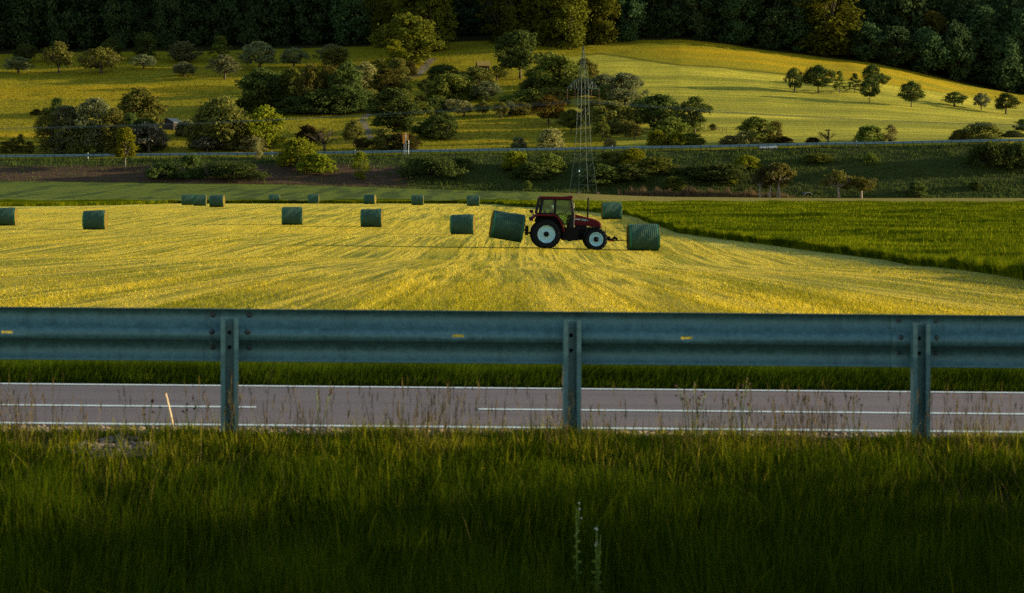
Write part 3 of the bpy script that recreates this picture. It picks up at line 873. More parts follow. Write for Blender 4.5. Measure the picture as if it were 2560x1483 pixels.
OX = (0, 850, 1700)
COUNT = {}
def tree(name, kind, mat, crop, u, vb, vt, w, label, group, zone='m', Y=None, cat=None, barkmat='bark'):
    """crop/u/vb/vt/w: where the plant shows in the photograph; it is set on the ground at the distance found there"""
    px = OX[crop]+u/2.92; pb = vb/2.92; pt = vt/2.92
    if Y is None:
        if zone == 'm': Y = solve_Y(px, pb, 1127, 1500)
        elif zone == 'b': Y = solve_Y(px, pb, YB-2, 1111.5)
    base = at(px, Y)
    ppm = FN/Y
    pbase = HZ-base.z*ppm
    h = max((pbase-pt)/ppm, .6); wd = w/2.92/ppm
    if zone == 'F' and pt < 0: h = max(h, 23.0)
    n = COUNT[kind] = COUNT.get(kind, 0)+1
    cm, tm = crown_mesh(kind, n % (5 if kind in ('apple', 'round', 'tall', 'bush', 'field') else 3))
    root = empty(name, base, label, cat or ('tree' if name.endswith('tree') else 'shrub'), group)
    root.rotation_euler[2] = (n*2.399) % 6.283
    asp = SPEC[kind][0]
    sc = (wd*1.22, wd*1.22, h/asp*1.02)
    for nm, me, mt in (('crown', cm, M[mat]), ('trunk', tm, M[barkmat])):
        o = obj(nm, me, mt, root); o.scale = sc
    return root

G_O = 'old fruit trees in the meadow below the left wood'
G_H = 'trees scattered on the right hillside field'
G_C = 'trees and bushes of the thicket in the middle'
G_R = 'shrubs along the far side of the motorway'
G_B = 'shrubs on the motorway embankment'
G_F = 'trees at the edge of the wood'
G_P = 'five old fruit trees at the foot of the embankment'
G_L = 'trees of the left roadside grove'
T = tree
# old fruit trees, left meadow
T('fruit_tree','apple','grey',0,135,536,410,185,'low fruit tree nearest the left edge, front row of the left meadow',G_O)
T('fruit_tree','apple','dark',0,185,462,315,175,'dim fruit tree just behind the leftmost front-row tree',G_O)
T('fruit_tree','apple','olive',0,430,537,300,190,'tall upright fruit tree, second along the front row of the left meadow',G_O)
T('fruit_tree','apple','dark',0,372,452,340,110,'small dark fruit tree half hidden behind the tall upright one',G_O)
T('fruit_tree','apple','olive',0,740,538,340,265,'widest spreading fruit tree with forked trunk in the left meadow',G_O)
T('fruit_tree','round','dark',0,805,445,280,180,'dark rounded tree behind the widest spreading fruit tree',G_O)
T('fruit_tree','apple','grey',0,1047,502,395,150,'small thin-trunked fruit tree standing alone under a darker taller one',G_O)
T('fruit_tree','tall','dark',0,1062,440,230,160,'tall dark tree behind the small thin-trunked fruit tree',G_O)
T('fruit_tree','apple','grey',0,1345,560,450,180,'flat-topped low fruit tree in front of a pale round one',G_O)
T('fruit_tree','round','grey',0,1340,455,300,195,'pale round-headed fruit tree above the flat-topped one',G_O)
T('fruit_tree','apple','grey',0,1640,580,395,195,'leaning pale fruit tree below a dark pointed tree',G_O)
T('pointed_tree','cone','mid',0,1612,445,262,175,'dark pointed tree at the edge of the left wood',G_O)
T('fruit_tree','apple','grey',0,1890,512,302,235,'broad grey-green fruit tree left of the thicket',G_O)
T('fruit_tree','apple','grey',0,2145,492,345,185,'grey fruit tree just above the left end of the thicket',G_O)
T('fruit_tree','apple','grey',0,2420,480,318,190,'pale fruit tree rising behind the middle of the thicket',G_O)
# left grove
T('shrub','bush','brown',0,270,842,793,75,'small lone brown shrub in the meadow left of the grove',G_L)
T('willow_tree','pop','olive',0,335,1132,785,135,'thin feathery willow at the left end of the grove',G_L)
T('dark_tree','tall','dark',0,420,1080,712,130,'dark narrow tree topping out above the willows',G_L)
T('willow_tree','tall','grey',0,480,1132,765,215,'bushy grey-green willow, second in the left grove',G_L)
T('willow_tree','tall','grey',0,690,1130,715,240,'tallest grey-green willow of the left grove',G_L)
T('willow_tree','tall','olive',0,835,1130,790,170,'slender willow at the right end of the grove',G_L)
T('russet_tree','round','brownolive',0,1015,1010,640,350,'large brownish-olive tree behind the left grove',G_L)
T('dark_tree','bush','dark',0,1060,1105,850,210,'dark leafy tree behind the white blossom',G_L)
T('blossom_tree','apple','blossom',0,1085,1118,890,250,'fruit tree in white blossom by the motorway at left',G_L)
T('young_tree','young','yellow',0,915,1238,932,175,'young bright green tree with bare trunk on the embankment at left',G_B,'b',barkmat='palebark')
T('shrub','bush','grey',0,1360,992,868,155,'grey rounded bush beside the dark roofed shed',G_L)
T('olive_tree','round','olive',0,1620,1095,695,390,'large olive-brown tree right of the dark roofed shed',G_L)
T('green_tree','round','yellow',0,1935,1085,765,290,'fresh green tree against the right side of the olive-brown one',G_L)
T('blossom_shrub','bush','pale',0,1850,1103,975,190,'pale flowering shrub at the foot of the fresh green tree',G_R)
T('blossom_shrub','apple','blossom',0,1510,1110,995,175,'whitish flowering bush below the olive-brown tree',G_R)
T('sapling','pop','pale',0,1885,1165,1005,60,'thin pale sapling standing in front of the motorway rail',G_B,'b')
T('bare_tree','bare','brown',0,2368,1106,930,210,'nearly leafless gnarled tree with twisted branches by the motorway',G_R)
T('shrub','bush','brown',0,2245,1062,908,165,'brown twiggy bush left of the leafless gnarled tree',G_R)
for i,(u,h,wd) in enumerate(((30,1030,95),(95,1010,80),(150,975,75),(215,1030,90))):
    T('sapling','pop','olive',0,u,1118,h,wd,('short','thin','tallest','last')[i]+' sapling of the row at the far left behind the motorway rail','saplings at the far left behind the motorway')
# dark thicket in the middle
T('dark_tree','round','dark',0,1905,812,490,310,'big dark tree at the left end of the thicket',G_C)
T('dark_tree','bush','dark',0,1880,822,640,260,'dark bush under the left end of the thicket',G_C)
T('green_tree','round','mid',0,2130,790,490,190,'mid green tree with a light top in the thicket',G_C)
T('green_tree','round','olive',0,2265,815,465,190,'olive tree between the mid green and the brownish tree of the thicket',G_C)
T('russet_tree','round','brownolive',0,2395,790,470,190,'brownish tree inside the thicket',G_C)
T('dark_tree','bush','dark',0,2160,832,700,260,'low dark bush along the front of the thicket, left part',G_C)
T('dark_tree','bush','dark',0,2330,830,640,320,'low dark mass at the front of the thicket, right part',G_C)
T('dark_tree','round','dark',1,60,805,440,215,'dark upright tree at the right end of the thicket',G_C)
T('green_tree','tall','olive',0,2440,500,340,190,'olive tree behind the brownish tree',G_C)
T('blossom_tree','round','pale',1,185,650,450,170,'pale flowering tree right of the thicket',G_C)
T('poplar_tree','pop','yellow',1,405,600,292,170,'light green poplar-like tree below the wood edge',G_C)
T('green_tree','tall','brownolive',1,335,760,500,210,'brownish green tree under the light poplar',G_C)
T('green_tree','tall','olive',1,420,740,420,150,'olive tree right of the brownish green one',G_C)
T('dark_tree','bush','dark',1,130,822,640,230,'dark bush low at the right end of the thicket',G_C)
T('dark_tree','tall','dark',1,385,968,645,290,'dark leafy tree above the farm track bend',G_C)
T('dark_tree','round','mid',1,470,962,650,140,'mid green tree right of the dark leafy one',G_C)
T('green_tree','round','dark',1,745,1022,810,220,'dark pointed bush in the sunny meadow left of the russet crown',G_C)
T('shrub','bush','dark',1,645,1005,880,220,'low dark bush left of the dark pointed bush',G_C)
T('shrub','bush','olive',1,335,1092,925,190,'olive bush at the motorway left of the orange road sign',G_R)
T('shrub','bush','brown',1,450,1096,965,200,'brownish bush right behind the orange road sign',G_R)
T('fruit_tree','apple','olive',1,100,1065,875,150,'thin fruit tree with open crown by the farm track',G_R)
T('shrub','apple','brown',1,165,1098,1005,150,'sparse brown shrub beside the open-crowned fruit tree',G_R)
# middle slope
T('oak_tree','field','dark',1,1315,578,222,340,'great dark oak with a thick trunk below the wood',G_C)
T('shrub','bush','mid',1,805,742,525,340,'big rounded bush in the middle of the slope',G_C)
T('shrub','bush','dark',1,750,600,462,190,'dark bush above the big rounded one',G_C)
T('fruit_tree','apple','dark',1,625,695,575,110,'small dark fruit tree left of the big rounded bush',G_C)
T('fruit_tree','bush','olive',1,995,612,480,220,'olive bush below the low barn',G_C)
T('fruit_tree','apple','mid',1,1145,592,480,140,'young fruit tree between the barn and the great oak',G_C)
T('fruit_tree','apple','grey',1,1065,737,590,190,'grey-leaved fruit tree with crooked dark trunk',G_C)
T('shrub','hedge','dark',1,700,812,710,200,'dark trimmed-looking bush below the big rounded one',G_C)
T('fruit_tree','apple','pale',1,905,852,735,155,'pale fruit tree, leftmost in the row behind the yellow flowers',G_C)
T('fruit_tree','field','olive',1,1042,852,730,95,'narrow fruit tree, second in the row behind the yellow flowers',G_C)
T('fruit_tree','apple','olive',1,1178,862,745,135,'fruit tree with straight trunk, third in the row behind the yellow flowers',G_C)
T('fruit_tree','apple','grey',1,1242,848,735,100,'fruit tree nearest the russet crown in the row behind the yellow flowers',G_C)
T('shrub','bush','olive',1,585,770,690,150,'olive bush between the track and the trimmed-looking bush',G_C)
T('shrub','bush','mid',1,1570,695,385,350,'broad tall bush left of the pylon top',G_C)
T('dark_tree','round','dark',1,1660,690,500,200,'dark tree behind the pylon cross-arm, left side',G_C)
T('shrub','bush','dark',1,1420,690,560,210,'dark bush left of the broad tall one',G_C)
T('shrub','bush','mid',1,1380,780,640,210,'mid green bush above the russet crown',G_C)
T('shrub','bush','olive',1,1560,770,640,200,'olive bush between the russet crown and the pylon arm',G_C)
T('green_tree','round','olive',1,1790,620,420,170,'olive tree directly behind the pylon peak',G_C)
T('green_tree','round','grey',1,1925,722,535,215,'grey-green tree right of the pylon arm',G_C)
T('green_tree','round','grey',1,2080,765,530,240,'light grey-green tree at the edge of the hillside field',G_C)
T('russet_tree','field','russet',1,1525,915,698,225,'copper-red leaved round tree left of the pylon',G_C)
T('green_tree','field','mid',1,1685,978,795,150,'green tree with a thin trunk just left of the pylon legs',G_C)
T('shrub','bush','pale',1,1540,1086,930,210,'round pale yellow bush by the motorway left of the pylon',G_R)
T('shrub','bush','grey',1,1302,1088,995,120,'small grey bush by the motorway left of the pale round one',G_R)
T('pointed_tree','cone','mid',1,1910,1033,840,125,'pointed green tree right of the pylon legs',G_C)
T('olive_tree','round','olive',1,1985,978,735,300,'large olive tree behind the pointed green tree',G_C)
T('fruit_tree','apple','olive',1,2085,1000,872,150,'fruit tree right of the pointed green tree',G_C)
T('fruit_tree','apple','olive',1,2150,1024,905,110,'small fruit tree with a thin trunk beside the young hedge',G_C)
T('shrub','bush','pale',1,1970,1074,1005,75,'tiny pale bush by the motorway right of the pylon',G_R)
T('dark_tree','round','dark',1,2330,945,680,260,'dark full tree at the lower left of the hillside field',G_C)
T('dark_tree','round','dark',1,2240,880,700,170,'dark tree left of the full one below the hillside field',G_C)
T('dark_tree','apple','dark',2,105,965,702,220,'dark tree with an arching crown at the lower left of the hillside field',G_C)
T('shrub','bush','yellow',1,2315,1066,942,140,'fresh green bush by the motorway under the dark full tree',G_R)
T('shrub','bush','yellow',1,2450,1066,960,140,'fresh green bush by the motorway, right of its twin under the dark trees',G_R)
T('shrub','bush','mid',2,70,1058,965,190,'mid green bush by the motorway under the arching dark tree',G_R)
# bushes that fill the thickets
for (c,u,vb,vt,w,k,mt,lb) in (
 (0,1990,800,620,180,'bush','mid','mid green bush low in the left half of the thicket'),(0,2060,700,520,170,'round','mid','mid green crown in the left half of the thicket'),
 (0,2440,832,640,220,'bush','dark','low dark bush where the thicket meets the pale flowering tree'),(1,10,830,620,220,'round','dark','dark round bush below the dark upright tree of the thicket'),
 (1,215,800,640,190,'bush','olive','olive bush between the thicket and the farm track'),(1,300,560,430,170,'round','olive','olive crown left of the light poplar'),
 (1,500,560,440,130,'bush','brown','brownish bush right of the light poplar, by the upper track'),(1,560,840,730,180,'bush','mid','mid green bush on the slope right of the farm track'),
 (1,880,660,540,190,'bush','dark','dark bush against the right side of the big rounded one'),(1,820,800,720,200,'hedge','pale','pale hedge below the big rounded bush'),
 (1,1240,780,690,190,'bush','mid','mid green bush under the great oak, behind the fruit tree row'),(1,1320,840,740,170,'bush','olive','olive bush just left of the copper-red crown'),
 (1,1480,640,470,200,'round','mid','mid green crown left of the broad tall bush'),(1,1700,640,460,190,'round','mid','mid green crown below the pylon peak'),
 (1,1830,700,560,190,'bush','dark','dark bush right below the pylon arm'),(1,1870,860,720,230,'bush','olive','olive bush behind the pylon body'),
 (1,2000,740,600,200,'bush','mid','mid green bush between the two grey-green trees'),(1,2190,900,700,180,'bush','dark','dark bush in front of the light grey-green tree'),
 (1,2120,900,780,210,'bush','mid','mid green bush behind the fruit tree right of the pylon'),(1,2420,1000,850,220,'bush','mid','mid green bush below the dark full tree'),
 (2,60,960,840,200,'bush','mid','mid green bush under the arching crown of the dark tree'),(0,1500,1090,800,230,'bush','olive','olive bush at the left side of the large olive-brown tree'),
 (0,1750,1090,820,260,'bush','olive','olive bush between the olive-brown and the fresh green tree'),(0,600,1130,880,220,'bush','mid','mid green bush filling the foot of the left grove'),
 (0,950,1060,820,190,'bush','dark','dark bush behind the young bright green tree'),(0,1140,1080,930,180,'bush','brown','brownish bush right of the white blossom tree')):
    T('shrub',k,mt,c,u,vb,vt,w,lb,G_C)
# hillside field on the right
HL=[(835,678,488,138,'apple','dark','leaning dark tree, leftmost on the right hillside'),(1010,682,472,180,'field','dark','widest dark tree on the right hillside, second from the left'),
(1165,683,518,105,'cone','mid','slim pale green tree with a bent trunk on the right hillside'),(1275,676,535,105,'cone','dark','small dark tree right of the slim bent one on the hillside'),
(1405,650,470,140,'field','dark','tall dark tree at the back of the hillside group'),(1475,640,535,95,'field','dark','dark tree leaning against the right of the tall hillside tree'),
(1385,748,565,122,'field','dark','narrow dark tree standing lower in front of the hillside group'),(1687,783,592,145,'field','dark','lone round dark tree right of the hillside group'),
(2003,778,668,172,'apple','dark','low twin-headed tree on the right hillside'),(2200,802,677,108,'apple','grey','pale grey little tree right of the twin-headed one'),
(2378,832,676,165,'apple','dark','last tree of the hillside row, near the right edge')]
for (u,vb,vt,w,k,mt,lb) in HL: T('hillside_tree',k,mt,2,u,vb,vt,w,lb,G_H)
# roadside shrubs right of the pylon
T('shrub','round','mid',2,545,1048,848,230,'large green bush by the motorway left of the white vehicle roof',G_R)
T('shrub','bush','olive',2,690,1040,875,150,'olive bush right behind the white vehicle roof',G_R)
T('shrub','bush','pale',2,490,1055,938,150,'pale bush in front of the large green one by the motorway',G_R)
T('shrub','bush','pale',2,365,1055,985,130,'low pale shrub left of the large green roadside bush',G_R)
T('shrub','bush','brown',2,760,1048,995,110,'low dark brown bush right of the white vehicle roof',G_R)
T('shrub','bush','brown',2,970,1046,1000,110,'low dark brown bush left of the twiggy one',G_R)
T('bare_tree','bare','brown',2,1080,1044,945,150,'twiggy half-bare bush with dark clumps by the motorway',G_R)
T('shrub','bush','mid',2,1385,1040,912,230,'broad dark green bush by the motorway right of the white post',G_R)
T('sapling','pop','pale',2,1535,1036,905,85,'tall pale wispy sapling at the right of the broad dark green bush',G_R)
T('shrub','bush','olive',2,2200,1030,880,250,'large olive bush by the motorway near the right edge',G_R)
T('shrub','bush','olive',2,2030,1030,945,120,'smaller olive bush left of the large one near the right edge',G_R)
T('dark_tree','round','dark',2,2500,960,870,100,'dark little tree cut by the right edge above the heap',G_R)
T('sapling','round','olive',2,240,955,902,48,'tiny round tree by the field fence',G_H)
# embankment shrubs
T('shrub','bush','yellow',0,2180,1215,1000,290,'bright green shrub on the embankment, left of the open gap',G_B,'b')
T('shrub','bush','yellow',0,2325,1262,1110,230,'bright green shrub spilling down to the right of its taller neighbour',G_B,'b')
T('shrub','hedge','dark',0,1200,1302,1178,270,'long dark bramble mound at the left of the embankment',G_B,'b')
T('shrub','bush','dark',0,1400,1302,1118,180,'highest dark mound, ivy-like, on the left embankment',G_B,'b')
T('shrub','hedge','dark',0,1710,1302,1185,430,'long low dark bramble on the embankment right of the highest mound',G_B,'b')
T('sapling','pop','yellow',1,150,1310,1100,105,'yellow-green sapling alone on the bare embankment soil',G_B,'b')
T('shrub','hedge','dark',1,660,1290,1135,380,'long dark bramble under the orange road sign',G_B,'b')
T('shrub','bush','dark',1,890,1225,1140,190,'dark bush right of the long bramble under the road sign',G_B,'b')
T('shrub','bush','yellow',1,1280,1238,1092,195,'bright yellow-green shrub on the embankment left of the pylon',G_B,'b')
T('shrub','bush','mid',1,1530,1262,1115,220,'mid green shrub between the bright one and the pylon',G_B,'b')
T('shrub','bush','dark',1,1400,1310,1180,220,'dark shrub low between the bright and the mid green one',G_B,'b')
T('shrub','bush','mid',1,1965,1208,1102,170,'mid green shrub right beside the pylon leg at motorway level',G_B,'b')
T('shrub','bush','yellow',1,2140,1215,1072,200,'bright shrub, the tallest right of the pylon',G_B,'b')
T('shrub','bush','mid',1,2310,1265,1135,240,'rounded green shrub right of the tallest bright one',G_B,'b')
T('shrub','bush','dark',1,1910,1340,1195,270,'dark shrub at the right foot of the pylon',G_B,'b')
T('shrub','bush','dark',1,2110,1320,1190,270,'dark shrub below the tallest bright one',G_B,'b')
T('shrub','bush','mid',1,2430,1385,1285,150,'green bush low down at the start of the dry reeds',G_B,'b')
T('sapling','pop','mid',1,1370,1395,1318,55,'small green sapling low on the embankment left of the pylon',G_B,'b')
T('shrub','hedge','dark',2,270,1315,1185,470,'long dark hedge on the embankment above the dry reeds',G_B,'b')
T('shrub','bush','yellow',2,490,1230,1128,190,'light green shrub behind the five old fruit trees, upper left',G_B,'b')
T('sapling','pop','yellow',2,390,1345,1268,65,'small light sapling standing in the dry reeds',G_B,'b')
T('shrub','bush','mid',2,1000,1185,1115,170,'low green shrub high on the right embankment',G_B,'b')
T('shrub','bush','mid',2,1390,1185,1115,90,'small green shrub high on the right embankment, right of the low one',G_B,'b')
T('shrub','bush','dark',2,1730,1445,1318,150,'round dark bush at the foot of the right embankment',G_B,'b')
T('shrub','bush','dark',2,2150,1380,1325,90,'small dark bush halfway up the right embankment',G_B,'b')
T('shrub','hedge','dark',2,2290,1210,1025,340,'dark bramble at the top right of the embankment',G_B,'b')
T('shrub','bush','dark',2,2490,1230,1020,200,'dark bush cut by the right edge at motorway level',G_B,'b')
# five old fruit trees in front of the embankment
for (u,vb,vt,w,k,mt,lb) in ((585,1462,1235,140,'oldapple','brown','brown-crowned old fruit tree, leftmost at the dry reeds'),(655,1464,1205,150,'oldapple','brown','brown old fruit tree with a straight trunk, middle of the three'),
   (720,1466,1180,240,'oldapple','olive','largest old fruit tree with an arm reaching right, beside the culvert'),(1158,1470,1238,200,'oldapple','olive','green old fruit tree right of the culvert'),(1322,1472,1288,190,'oldapple','brownolive','small brownish old fruit tree, rightmost of the five')):
    T('old_fruit_tree',k,mt,2,u,vb,vt,w,lb,G_P,'f',YB-11,barkmat='palebark')
# edge of the wood: trees one can tell apart
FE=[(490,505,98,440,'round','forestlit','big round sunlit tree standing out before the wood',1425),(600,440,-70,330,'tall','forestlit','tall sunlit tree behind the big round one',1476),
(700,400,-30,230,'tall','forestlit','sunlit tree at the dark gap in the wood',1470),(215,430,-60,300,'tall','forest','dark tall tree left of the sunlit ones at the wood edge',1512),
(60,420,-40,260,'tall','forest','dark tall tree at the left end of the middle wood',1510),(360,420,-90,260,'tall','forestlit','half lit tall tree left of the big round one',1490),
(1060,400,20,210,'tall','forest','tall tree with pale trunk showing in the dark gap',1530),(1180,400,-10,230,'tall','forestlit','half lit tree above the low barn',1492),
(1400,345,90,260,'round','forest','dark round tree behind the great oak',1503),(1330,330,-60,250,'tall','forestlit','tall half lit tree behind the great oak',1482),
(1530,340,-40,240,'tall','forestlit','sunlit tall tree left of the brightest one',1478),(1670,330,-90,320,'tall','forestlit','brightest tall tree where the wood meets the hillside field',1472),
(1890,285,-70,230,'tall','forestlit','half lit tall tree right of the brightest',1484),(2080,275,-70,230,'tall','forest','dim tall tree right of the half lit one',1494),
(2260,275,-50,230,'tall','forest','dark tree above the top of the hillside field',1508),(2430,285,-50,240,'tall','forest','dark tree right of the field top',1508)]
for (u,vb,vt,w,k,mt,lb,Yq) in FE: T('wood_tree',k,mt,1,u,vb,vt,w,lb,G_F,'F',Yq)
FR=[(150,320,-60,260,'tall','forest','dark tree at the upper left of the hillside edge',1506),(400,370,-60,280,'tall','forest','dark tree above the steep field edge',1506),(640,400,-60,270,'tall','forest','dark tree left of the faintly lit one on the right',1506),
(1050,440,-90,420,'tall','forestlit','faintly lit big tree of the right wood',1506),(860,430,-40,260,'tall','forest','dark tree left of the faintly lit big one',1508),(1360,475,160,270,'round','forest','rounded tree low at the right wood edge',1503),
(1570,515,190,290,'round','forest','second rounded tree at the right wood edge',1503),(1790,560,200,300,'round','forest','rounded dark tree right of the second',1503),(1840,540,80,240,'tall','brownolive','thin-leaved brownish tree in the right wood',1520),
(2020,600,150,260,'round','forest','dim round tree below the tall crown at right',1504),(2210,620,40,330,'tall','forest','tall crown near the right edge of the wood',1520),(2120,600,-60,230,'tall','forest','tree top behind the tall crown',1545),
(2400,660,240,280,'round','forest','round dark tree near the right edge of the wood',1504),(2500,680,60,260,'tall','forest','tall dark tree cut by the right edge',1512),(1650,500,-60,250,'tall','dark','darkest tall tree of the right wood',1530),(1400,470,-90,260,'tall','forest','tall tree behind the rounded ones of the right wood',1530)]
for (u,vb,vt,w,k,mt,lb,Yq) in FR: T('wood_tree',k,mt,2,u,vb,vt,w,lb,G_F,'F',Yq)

# the rest of the wood: one dark mass nobody could count
def wood():
    parts = []; rs = np.random.RandomState(23)
    pool = [crown_np('tall', 300+i, .45)[:2] for i in range(5)]
    for row, Yq in enumerate((1512, 1530, 1555, 1585, 1625, 1670)):
        px = -420.0+rs.uniform(0, 40)
        while px < 2980:
            wd = rs.uniform(9, 15); step = wd*FN/Yq*.72
            Yt = Yq+rs.uniform(-6, 6)
            skip = row == 0 and (850 < px < 2600)
            if not skip:
                V, Q = pool[rs.randint(5)]
                a = rs.uniform(0, 6.28); h = rs.uniform(22, 31)+(5 if px > 2250 else 0)
                s = np.array([wd, wd, h/1.85]); c, sn = math.cos(a), math.sin(a)
                P = V*s; P = np.stack([P[:, 0]*c-P[:, 1]*sn, P[:, 0]*sn+P[:, 1]*c, P[:, 2]], -1)
                X = (px-CX)*Yt/FN
                parts.append((P+np.array([X, Yt*K, float(ground(X, Yt))]), Q))
            px += step
    return parts
stuff('wood', wood(), M['forest'], 'dark broadleaf wood covering the hill above the meadows', 'wood')
# ------------------------------------------------------------------ steel guard rail beside the road
def zroad(x): return -1.375-0.009*(min(max(x, -12), 12)-0.35)
GY = 15.0
def rail_z(x): return -(780-HZ)*GY/F-0.0085*x          # top edge of the beam
PROFILE = [(0.0, .030), (-.008, .068), (-.040, .072), (-.104, .072), (-.130, .010), (-.152, .0), (-.176, .001), (-.182, .012), (-.206, .070), (-.240, .074), (-.294, .074), (-.306, .048)]
def beam_mesh(x0, x1, slots):
    V = []; Q = []
    xs = sorted(set([x0, x1]+list(np.arange(math.ceil(x0*4)/4, x1, .25))+[v for s in slots for v in (s-.033, s+.033)]))
    zs = PROFILE[:4]+[(-.115, .016), (-.137, .0), (-.152, .0)]+PROFILE[6:]
    n = len(zs)
    for x in xs:
        for dz, dy in zs: V.append((x, GY+.045+dy, rail_z(x)+dz))
    for i in range(len(xs)-1):
        for k in range(n-1):
            if k == 5 and any(abs((xs[i]+xs[i+1])/2-s) < .032 for s in slots): continue     # open slot
            Q.append((i*n+k, (i+1)*n+k, (i+1)*n+k+1, i*n+k+1))
    return np_mesh('beam', V, Q)
rail = empty('guard_rail', (0, GY, zroad(0)), 'weathered galvanised steel guard rail with three posts along the near road edge', 'guard rail')
joints = [cxm(515, GY), cxm(2233, GY)]
slots = [cxm(p, GY) for p in (-560, 13, 1145, 1718, 2865, 3440)]
segs = [(joints[0]-8, joints[0]-4), (joints[0]-4, joints[0]), (joints[0], joints[1]), (joints[1], joints[1]+4), (joints[1]+4, joints[1]+8)]
rp = Vector(rail.location)
def child(o, parent, base):
    o.parent = parent; o.location = o.location-base
    return o
for i, (a, b) in enumerate(segs):
    o = obj('beam', beam_mesh(a, b+.30, [s for s in slots if a+.1 < s < b-.1]), M['galv'])
    o.location = (0, .007*(2-i), 0)
    m = o.modifiers.new('thick', 'SOLIDIFY'); m.thickness = .004; m.offset = 0
    child(o, rail, rp)
    beams = o
# lap plates with bolts
def bolt_mesh():
    mb = MB(); mb.lathe([(0.0, -.016), (.011, -.016), (.013, -.010), (.0135, -.002), (.0175, -.001), (.0175, .004), (0, .004)], 10); return mb.mesh('bolt', True)
BM = bolt_mesh()
def post_mesh():
    """sigma section open towards the camera: web at the back, two flanges, two lips"""
    w, d, lip, t = .051, .062, .021, .005
    mb = MB()
    z0, z1 = -.80, -.045
    mb.box((0, 0, (z0+z1)/2), (2*w-2*t, t, z1-z0))                            # web
    mb.box((-w+t/2, -d/2+t/2, (z0+z1)/2), (t, d, z1-z0)); mb.box((w-t/2, -d/2+t/2, (z0+z1)/2), (t, d, z1-z0))
    mb.box((-w+t+lip/2, -d+t, (z0+z1)/2), (lip, t, z1-z0-.004)); mb.box((w-t-lip/2, -d+t, (z0+z1)/2), (lip, t, z1-z0-.004))
    return mb.mesh('post')
PM = post_mesh()
def hole_mesh():
    mb = MB(); mb.lathe([(0, -.004), (.009, -.004), (.012, .0), (.012, .002)], 10); return mb.mesh('post_bolt', True)
HM2 = hole_mesh()
for p in (-1150, -288, 572, 1428, 2300, 3160, 4030):
    x = cxm(p, GY); z = rail_z(x)
    po = obj('post', PM, M['galv'], rail); po.location = Vector((x, GY+.036, z))-rp; po.rotation_euler[2] = R(7)
    for dz in (-.135, -.222):
        h = obj('post_bolt', HM2, M['black'], po); h.location = (0, -.0035, dz)
    if p in (572, 2300, -1150, 4030):
        for sx, dzs in ((-1, (-.035, -.132, -.225)), (1, (-.035, -.132, -.225))):
            for k, dz in enumerate(dzs):
                b = obj('bolt', BM, M['boltsteel'], rail)
                dx = sx*(.108 if k != 1 else .104)
                yy = (.045+.072, .045+.002, .045+.074)[k]-.003
                b.location = Vector((x+dx, GY+yy, z+dz-.0085*dx))-rp

# ------------------------------------------------------------------ round bales
BL, BD = 1.66, 1.50
def bale_parts(seed):
    rs = np.random.RandomState(seed)
    n, m = 56, 16
    V = []; Q = []
    for i in range(m+1):
        x = -BL/2+BL*i/m
        for k in range(n):
            a = 2*math.pi*k/n
            e = abs(2*i/m-1)
            r = BD/2*(1-.035*max(0, e-.82)/.18)+rs.normal(0, .005)+.016*math.sin(a*3+seed*1.7)+.016*math.sin(x*3.2+a*2+seed)+.010*math.sin(x*9+a*5+seed)
            z = r*math.sin(a)
            z = max(z, -BD/2*.955)                                            # settled on the ground
            V.append((x, r*math.cos(a), z))
    for i in range(m):
        for k in range(n): Q.append((i*n+k, i*n+(k+1) % n, (i+1)*n+(k+1) % n, (i+1)*n+k))
    wrap = np_mesh('net_wrap', V, Q, True)
    ends = []
    for s in (-1, 1):
        V = []; Q = []
        rr = [0.001, .2, .4, .58, .70, .745]
        for j, r in enumerate(rr):
            for k in range(n):
                a = 2*math.pi*k/n
                z = max(r*math.sin(a), -BD/2*.955)
                V.append((s*(BL/2+.02-.05*(r/.745)**4*.6+rs.normal(0, .012)), r*math.cos(a), z))
        for j in range(len(rr)-1):
            for k in range(n):
                q = (j*n+k, j*n+(k+1) % n, (j+1)*n+(k+1) % n, (j+1)*n+k)
                Q.append(q if s < 0 else q[::-1])
        # loose straw sticking out round the rim
        N = 420
        a = rs.uniform(0, 2*np.pi, N); r = rs.uniform(.35, .75, N)
        bx = np.full(N, s*BL/2); by = r*np.cos(a); bz = np.maximum(r*np.sin(a), -.70)
        L = rs.uniform(.04, .14, N)*s
        sv, sq = blades(bx, by, bz, rs.uniform(-.07, .06, N), np.full(N, .016), (L, rs.normal(0, .04, N)), seed+int(s), 1)
        v2, q2 = join_np([(np.array(V), np.array(Q)), (sv, sq)])
        ends.append(np_mesh('straw_end', v2, q2))
    return wrap, ends
BV = [bale_parts(40+i) for i in range(3)]
# hanging straw along the lower rim of a bale
def bale(px, py, Y, yaw, label, tilt=0, roll=0, scale=1.0, z=None):
    i = bale.n % 3; bale.n += 1
    b = at(px, Y)
    if z is None: z = b.z+BD/2*.955*scale-.02
    e = empty('hay_bale', (b.x, b.y, z), label, 'hay bale', 'round net-wrapped hay bales on the mown field')
    e.rotation_euler = (0, R(tilt), R(yaw)); e.scale = (scale,)*3
    w, en = BV[i]
    o = obj('net_wrap', w, M['net'], e); o.rotation_euler[0] = R(roll)*0
    for m in en: obj('straw_end', m, M['hayend'], e)
    return e
bale.n = 0
bale(14, 564, 411, 2, 'green wrapped bale cut by the left edge of the photo')
bale(238, 575, 388, -2, 'green wrapped bale with golden end showing, at left in the field')
bale(731, 564, 420, 3, 'green wrapped bale standing alone in the middle distance, left of centre', )
bale(929, 570, 412, -2, 'green wrapped bale with a long thin shadow, second to the left of the tractor')
bale(1157, 589, 370, -6, 'green wrapped bale with ragged right end, next left of the carried bale')
bale(1529, 543, 446, 5, 'green wrapped bale at the corner of the standing crop behind the tractor')
